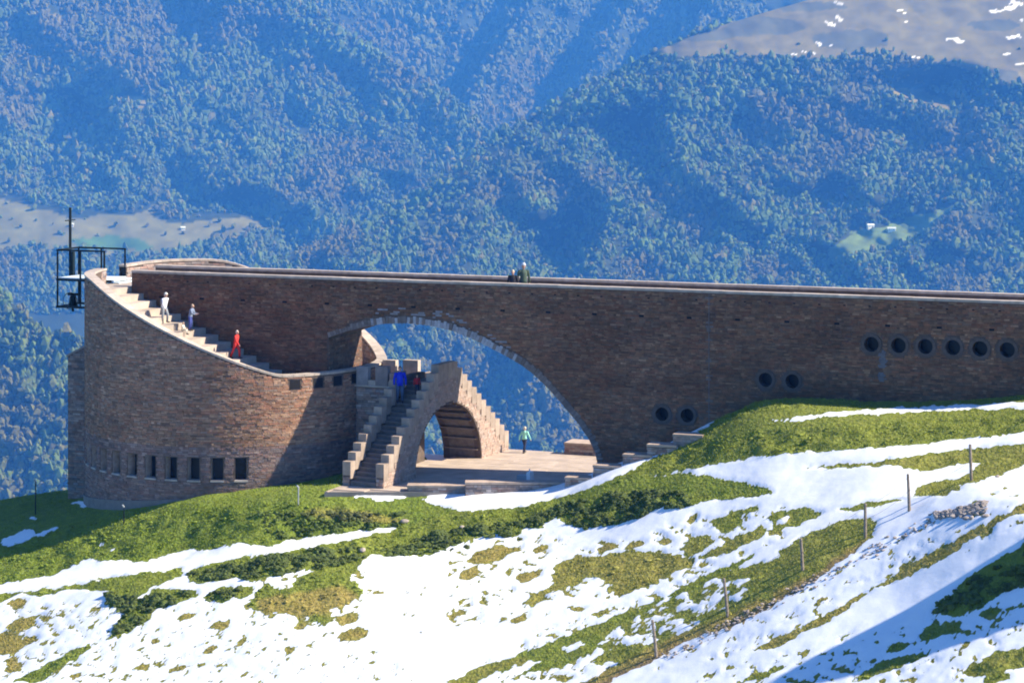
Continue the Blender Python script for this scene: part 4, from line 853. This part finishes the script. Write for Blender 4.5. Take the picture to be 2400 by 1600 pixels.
    scale(b).build('jacket', cloth(top), r, smooth=True)
    b = MB(); limb(b, [hip+Vector((0, 0, .07)), hip, hip-Vector((0, 0, .09))], [(.16, .12), (.178, .128), (.13, .11)], 12)
    for s in (-1, 1): limb(b, [J['hip', s]+Vector((0, 0, .03)), J['hip', s]-Vector((0, 0, .04)), (J['hip', s]+J['kn', s])/2, J['kn', s], J['an', s]+Vector((0, 0, .01))], [.1, .108, .094, .075, .06], 10)
    scale(b).build('trousers', cloth(legs), r, smooth=True)
    b = MB()
    for s in (-1, 1): an = J['an', s]; limb(b, [an+Vector((0, .06, -.04)), an+Vector((0, 0, -.042)), an+Vector((0, -.1, -.06)), an+Vector((0, -.19, -.07))], [(.045, .04), (.052, .055), (.055, .038), (.036, .022)], 8, front=(0, 0, 1))
    scale(b).build('shoes', cloth((.05, .045, .04)), r, smooth=True)
    b = MB(); limb(b, [head+Vector((0, .035, -.09)), head+Vector((0, .035, -.02)), head+Vector((0, .022, .05)), head+Vector((0, .015, .1)), head+Vector((0, .015, .14))], [(.06, .055), (.084, .075), (.087, .09), (.066, .075), (.02, .025)], 12)
    scale(b).build('hair', cloth(hair), r, smooth=True)
    if hat:
        b = MB(); limb(b, [head+Vector((0, .0, .045)), head+Vector((0, .0, .06)), head+Vector((0, .01, .11)), head+Vector((0, .01, .155))], [(.12, .13), (.095, .108), (.085, .095), (.03, .04)], 14); scale(b).build('hat', cloth(hat), r, smooth=True)
    if bag:
        b = MB(); limb(b, [chest+Vector((0, .17, -.22)), chest+Vector((0, .19, -.1)), chest+Vector((0, .18, .1)), chest+Vector((0, .15, .18))], [(.1, .05), (.14, .08), (.13, .075), (.08, .04)], 10); scale(b).build('backpack', cloth(bag), r, smooth=True)
    return r
def stepz(l): i = int((l+4.9)/.7); return Z0s-(Z0s-Z1s)*(i+1)/NS*.999
def onroof(px, v, **k):
    """put a walker on the roof steps at bearing px, v metres from the walkway axis"""
    kk = (px-1200)/FPX; bx = C[0]+v*V[0]; by = C[1]+v*V[1]; l = (kk*by-bx)/(U[0]-kk*U[1]); return W(l, v, stepz(l))
D = math.radians
person(onroof(384, -3.6), D(60), 1.5, 'person in white top and grey trousers walking down the roof steps, highest of them', (.75, .76, .78), (.3, .32, .33), (.55, .5, .42), 'down', hat=(.7, .68, .6), bag=(.25, .25, .28))
person(onroof(446, -3.3), D(75), 1.28, 'person in grey blue top and blue trousers in the middle of the roof steps', (.2, .24, .33), (.07, .09, .3), (.45, .33, .22), 'look')
p_ = onroof(428, -4.0); person((p_[0], p_[1], p_[2]+.02), D(80), .85, 'small child in pale clothes sitting on the roof steps beside an adult', (.72, .66, .52), (.55, .5, .42), (.4, .3, .2), 'sit')
person(onroof(553, -3.2), D(70), 1.36, 'person all in bright red walking low on the roof steps', (.75, .05, .035), (.65, .05, .05), (.55, .5, .45), 'walk')
person(A(-.5, 4.35, 3.285), D(5), 1.74, 'person in royal blue jacket and dark trousers at the top of the front stair', (.015, .035, .55), (.07, .11, .2), (.06, .03, .02), 'stand', coat=True)
person(A(.12, 4.9, 3.645), D(20), .95, 'small child in red top on the stair just behind the person in blue', (.5, .03, .04), (.03, .03, .06), (.15, .07, .04), 'stand')
person((.62, 121.2, 0), D(150), 1.3, 'child in mint green top and dark trousers walking across the far plaza', (.35, .75, .6), (.03, .04, .08), (.7, .6, .42), 'walk')
def ondeck(px, v):
    kk = (px-1200)/FPX; bx = C[0]+v*V[0]; by = C[1]+v*V[1]; l = (kk*by-bx)/(U[0]-kk*U[1]); return W(l, v, 8.16)
person(ondeck(1202, -.9), D(-10), 1.5, 'dark dressed person with light hair on the viaduct, shorter of the two', (.03, .03, .035), (.03, .03, .04), (.6, .5, .3), 'stand')
person(ondeck(1227, -.6), D(15), 1.8, 'person in green coat and pale cap on the viaduct, taller of the two', (.07, .1, .07), (.04, .04, .05), (.3, .25, .2), 'stand', hat=(.6, .6, .6), coat=True)
# ------------------------------------------------------------------ fence, posts, rocks
FN = empty('wire_fence', (8, 91, 0)); tag(FN, 'wire fence of six weathered wooden posts climbing the snowy slope', 'fence')
posts = []
for px, pt, pb, Y, tilt in ((1540, 1455, 1541, 90, -.13), (1707, 1355, 1444, 90.5, -.12), (1882, 1262, 1336, 91, -.07), (2028, 1180, 1260, 91.5, .0), (2132, 1115, 1201, 92, -.05), (2277, 1040, 1125, 92.5, -.04)):
    X = (px-1200)/FPX*Y; z = float(ground_z(X, Y)[0]); hgt = (pb-pt)/FPX*Y; posts.append((X, Y, z, hgt, tilt)); b = MB(); n = 8
    tp = Vector((X+tilt*hgt, Y, z+hgt)); b.cyl((X, Y, z-.3), (X+tilt*hgt*.55, Y, z+hgt*.55), .065, .058, n); b.cyl((X+tilt*hgt*.55, Y, z+hgt*.55), tp, .058, .05, n); b.build('post', M['wood'], FN)
ext = [(posts[0][0]-3.4, 89.6, None), ] 
for a_, c_ in zip(posts[:-1], posts[1:]):
    for fr in (.55, .92):
        b = MB(); p0 = Vector((a_[0]+a_[4]*a_[3]*fr, a_[1]-.06, a_[2]+a_[3]*fr)); p1 = Vector((c_[0]+c_[4]*c_[3]*fr, c_[1]-.06, c_[2]+c_[3]*fr)); prev = p0
        for i in range(1, 9): t = i/8; q = p0.lerp(p1, t)-Vector((0, 0, .12*4*t*(1-t))); b.cyl(prev, q, .0045, n=4, caps=False); prev = q
        b.build('wire', M['wire'], FN)
adopt(FN)
for px, pt, pb, z, lab in ((83, 1122, 1206, None, 'thin dark marker post standing on the shaded grass left of the chapel'), (290, 1182, 1228, None, 'short dark marker post on the shadow edge below the chapel windows'), (699, 1136, 1182, None, 'short marker post with pale head on the sunlit grass in front of the stair')):
    lo, hi = 95.0, 124.0; k_ = (px-1200)/FPX      # where this bearing meets the ground
    Ys = np.linspace(124, 95, 300); zz = ground_z(Ys*k_, Ys); py = HOR+FPX*(HC-zz)/Ys; j = int(np.argmin(np.abs(py-pb))); Y = float(Ys[j]); z = float(zz[j]); X = k_*Y; hg = (pb-pt)/FPX*Y
    r = empty('marker_post', (X, Y, z)); tag(r, lab, 'post', 'marker posts round the chapel'); b = MB(); b.cyl((0, 0, -.3), (0.01, 0, hg-.12), .03, n=8); b.build('pole', M['steel'] if px < 600 else M['grey'], r); b = MB(); b.cyl((.01, 0, hg-.12), (-.06, -.05, hg), .05, .04, n=8); b.build('head', M['grey'], r)
def rock(name, px, Y, sx, sy, sz, seed, label, cat='rock', grp=None):
    g = np.random.default_rng(seed); X = (px-1200)/FPX*Y; z = float(ground_z(X, Y)[0]); v = IV*g.uniform(.7, 1.2, (12, 1))*np.array((sx, sy, sz))
    me = fast_mesh(name, v, IF); o = link(name, me, M['rock']); o.location = (X, Y, z+sz*.25); sbs = o.modifiers.new('s', 'SUBSURF'); sbs.levels = 2; sbs.render_levels = 2
    o.rotation_euler = (0, 0, g.uniform(0, 3)); tag(o, label, cat, grp)
def gy(px, pyy):
    k_ = (px-1200)/FPX; Ys = np.linspace(116, 76, 500); zz = ground_z(Ys*k_, Ys); py = HOR+FPX*(HC-zz)/Ys; return float(Ys[int(np.argmin(np.abs(py-pyy)))])
rock('boulder', 948, gy(948, 1222), .3, .25, .15, 1, 'pale boulder at the end of the bank above the snow path')
rock('boulder', 850, gy(850, 1292), .34, .2, .14, 2, 'grey boulder in the dark bushes under the snow path')
rock('boulder', 1083, gy(1083, 1236), .26, .2, .12, 3, 'tan boulder set in the grass bank below the plaza snow')
rock('boulder', 2338, gy(2338, 1118), .2, .12, .1, 4, 'cream boulder on the dry slope by the last fence post')
for i in range(9): rock('rubble_stone', 2195+i*14+RNG.uniform(-3, 3), gy(2200+i*14, 1213-RNG.uniform(0, 10)), RNG.uniform(.12, .3), RNG.uniform(.12, .2), RNG.uniform(.08, .14), 10+i, ['leftmost', 'second from the left', 'third from the left', 'fourth from the left', 'middle', 'fourth from the right', 'third from the right', 'second from the right', 'rightmost'][i]+' of the big brown stones in the rubble heap', 'stone', 'stones of the rubble heap on the snowy track')
RB = MB()
for i in range(520):
    t = RNG.random(); px, py = 2190+t*120+RNG.uniform(-5, 5), 1216-RNG.random()*(8+26*t)+0
    if i > 300: t = RNG.random(); px, py = 1560+t*640+RNG.uniform(-18, 18), 1545-t*330+RNG.uniform(-8, 8)
    k_ = (px-1200)/FPX
    Y = gy(px, py) if i < 6 else None
    if Y is None:
        Ys = np.array([96.0, 93, 90, 87, 84, 81]); zz = base_z(Ys*k_, Ys); pp = HOR+FPX*(HC-zz)/Ys; Y = float(np.interp(py, pp, Ys))
    X = k_*Y; z = float(base_z(X, Y)[0]); s_ = RNG.uniform(.03, .1)*(1.3 if i < 300 else .8); v0 = len(RB.v); RB.v += [tuple(q) for q in (IV*RNG.uniform(.6, 1.2, (12, 1))*s_*np.array((1.3, 1, .7))+np.array((X, Y, z+.05)))]
    for f in IF: RB.face([v0+int(q) for q in f])
rb = RB.build('rubble', M['rock'], fix=False); tag(rb, kind='stuff')
# ------------------------------------------------------------------ turf: tufts and low alpine shrubs
def tufts(name, n, seed, w0, hmin, hmax, cols, blades, spread, wfun):
    g = np.random.default_rng(seed); px = 1200+FPX*TX/TY; py = HOR+FPX*(HC-TZ)/TY
    sn, ro, dr = samp(snow, TX, TY, TZ), samp(rough, TX, TY, TZ), samp(dry, TX, TY, TZ); wt = wfun(sn, ro, dr, px, py); l, v = rel(TX, TY)
    wt = wt*((px > -40) & (px < 2440) & (py < 1625))*~((l > 9.0) & (l < 19.9) & (v > -8.2+.4*(l-8.9)) & (v < 6.6))*((l*l+v*v) > 7.6**2)*~((abs(v) < 2.0) & (l > -9)); wt = np.maximum(wt, 0)
    idx = g.choice(len(TX), n, p=wt/wt.sum()); x = TX[idx]+g.uniform(-.08, .08, n); y = TY[idx]+g.uniform(-.08, .08, n); z = TZ[idx]-.02
    B = blades; h = g.uniform(hmin, hmax, (n, B)); az = g.uniform(0, 6.283, (n, B)); ln = g.uniform(.2, .9, (n, B))*h; sp = g.uniform(0, spread, (n, B)); a2 = g.uniform(0, 6.283, (n, B))
    bx = x[:, None]+np.cos(a2)*sp; by = y[:, None]+np.sin(a2)*sp; bw = h*g.uniform(w0*.7, w0*1.3, (n, B)); zz = z[:, None]+0*bx
    v0 = np.stack([bx-np.sin(az)*bw, by+np.cos(az)*bw, zz], -1); v1 = np.stack([bx+np.sin(az)*bw, by-np.cos(az)*bw, zz], -1); v2 = np.stack([bx+np.cos(az)*ln, by+np.sin(az)*ln, zz+h], -1)
    Vv = np.stack([v0, v1, v2], 2).reshape(-1, 3); F = np.arange(len(Vv)).reshape(-1, 3); d = dr[idx]
    c = np.array(cols[0])[None]*(1-d[:, None])+np.array(cols[1])[None]*d[:, None]; c = c*g.uniform(.6, 1.35, (n, 1)); c = np.repeat(c, B*3, 0)
    o = link(name, fast_mesh(name, Vv, F, tint=c), M['leaf']); tag(o, kind='stuff')
tufts('grass', 62000, 5, .13, .04, .11, ((.235, .3, .035), (.45, .35, .1)), 5, .12, lambda s, r, d, px, py: np.clip(.6-s, 0, 1)*(.35+.65*r))
def lumps(name, n, seed, rmin, rmax, flat, c0, c1, wfun):
    g = np.random.default_rng(seed); px = 1200+FPX*TX/TY; py = HOR+FPX*(HC-TZ)/TY
    sn, ro, dr = samp(snow, TX, TY, TZ), samp(rough, TX, TY, TZ), samp(dry, TX, TY, TZ); wt = wfun(sn, ro, dr, px, py); l, v = rel(TX, TY)
    wt = wt*((px > -40) & (px < 2440) & (py < 1625))*~((l > 8.7) & (l < 19.9) & (v > -8.4+.4*(l-8.9)) & (v < 6.6))*((l*l+v*v) > 7.7**2)*~((abs(v) < 2.1) & (l > -9)); wt = np.maximum(wt, 0)
    idx = g.choice(len(TX), n, p=wt/wt.sum()); P = np.c_[TX[idx]+g.uniform(-.08, .08, n), TY[idx]+g.uniform(-.08, .08, n), TZ[idx]]
    r = g.uniform(rmin, rmax, n)*(.6+.8*vn(P[:, 0]*1.3, P[:, 1]*1.3, seed)); VV, FF, TT = [], [], []; d = dr[idx][:, None]
    c = (np.array(c0)*(1-d)+np.array(c1)*d)*g.uniform(.65, 1.3, (n, 1))
    for k in range(2 if 'shrub' in name else 1):
        rr = r*(1 if k == 0 else .6); off = np.zeros((n, 3)) if k == 0 else np.c_[g.uniform(-.8, .8, (n, 2))*r[:, None], r*.35*flat]
        v = IV[None]*g.uniform(.6, 1.3, (n, 12, 1))*np.stack([rr*g.uniform(.8, 1.5, n), rr, rr*flat], -1)[:, None, :]+(P+off)[:, None, :]
        VV.append(v.reshape(-1, 3)); FF.append((IF[None]+(np.arange(n)*12)[:, None, None]+k*n*12).reshape(-1, 3)); TT.append(np.repeat(c, 12, 0))
    o = link(name, fast_mesh(name, np.concatenate(VV), np.concatenate(FF), tint=np.concatenate(TT)), M['leaf']); tag(o, kind='stuff')
lumps('grass_tussocks', 6000, 8, .03, .085, .7, (.18, .23, .03), (.36, .28, .08), lambda s, r, d, px, py: np.clip(.4-s, 0, 1)*np.maximum(r-.5, 0))
dark = lambda px, py: 1.0*(inpoly([(850, 1304), (1040, 1240), (1230, 1222), (1320, 1180), (1440, 1152), (1600, 1150), (1620, 1185), (1500, 1215), (1400, 1238), (1225, 1262), (1020, 1302)], px, py) | inpoly([(434, 1345), (560, 1318), (760, 1282), (850, 1285), (840, 1310), (700, 1345), (520, 1366)], px, py)) + .25*inpoly([(600, 1200), (960, 1200), (930, 1236), (640, 1275)], px, py) + .5*inpoly([(2140, 1420), (2420, 1290), (2420, 1380), (2200, 1450)], px, py)+.35*inpoly([(240, 1390), (330, 1400), (470, 1375), (600, 1380), (560, 1405), (400, 1420), (280, 1490)], px, py)
def dw(s, r, d, px, py):
    f = fbm(px/22, py/12, 3, 77); return np.clip(.5-s, 0, 1)*dark(px, py)*(f > -.05)
lumps('alpine_shrub_cover', 9000, 6, .06, .15, .9, (.075, .105, .022), (.1, .085, .04), dw)
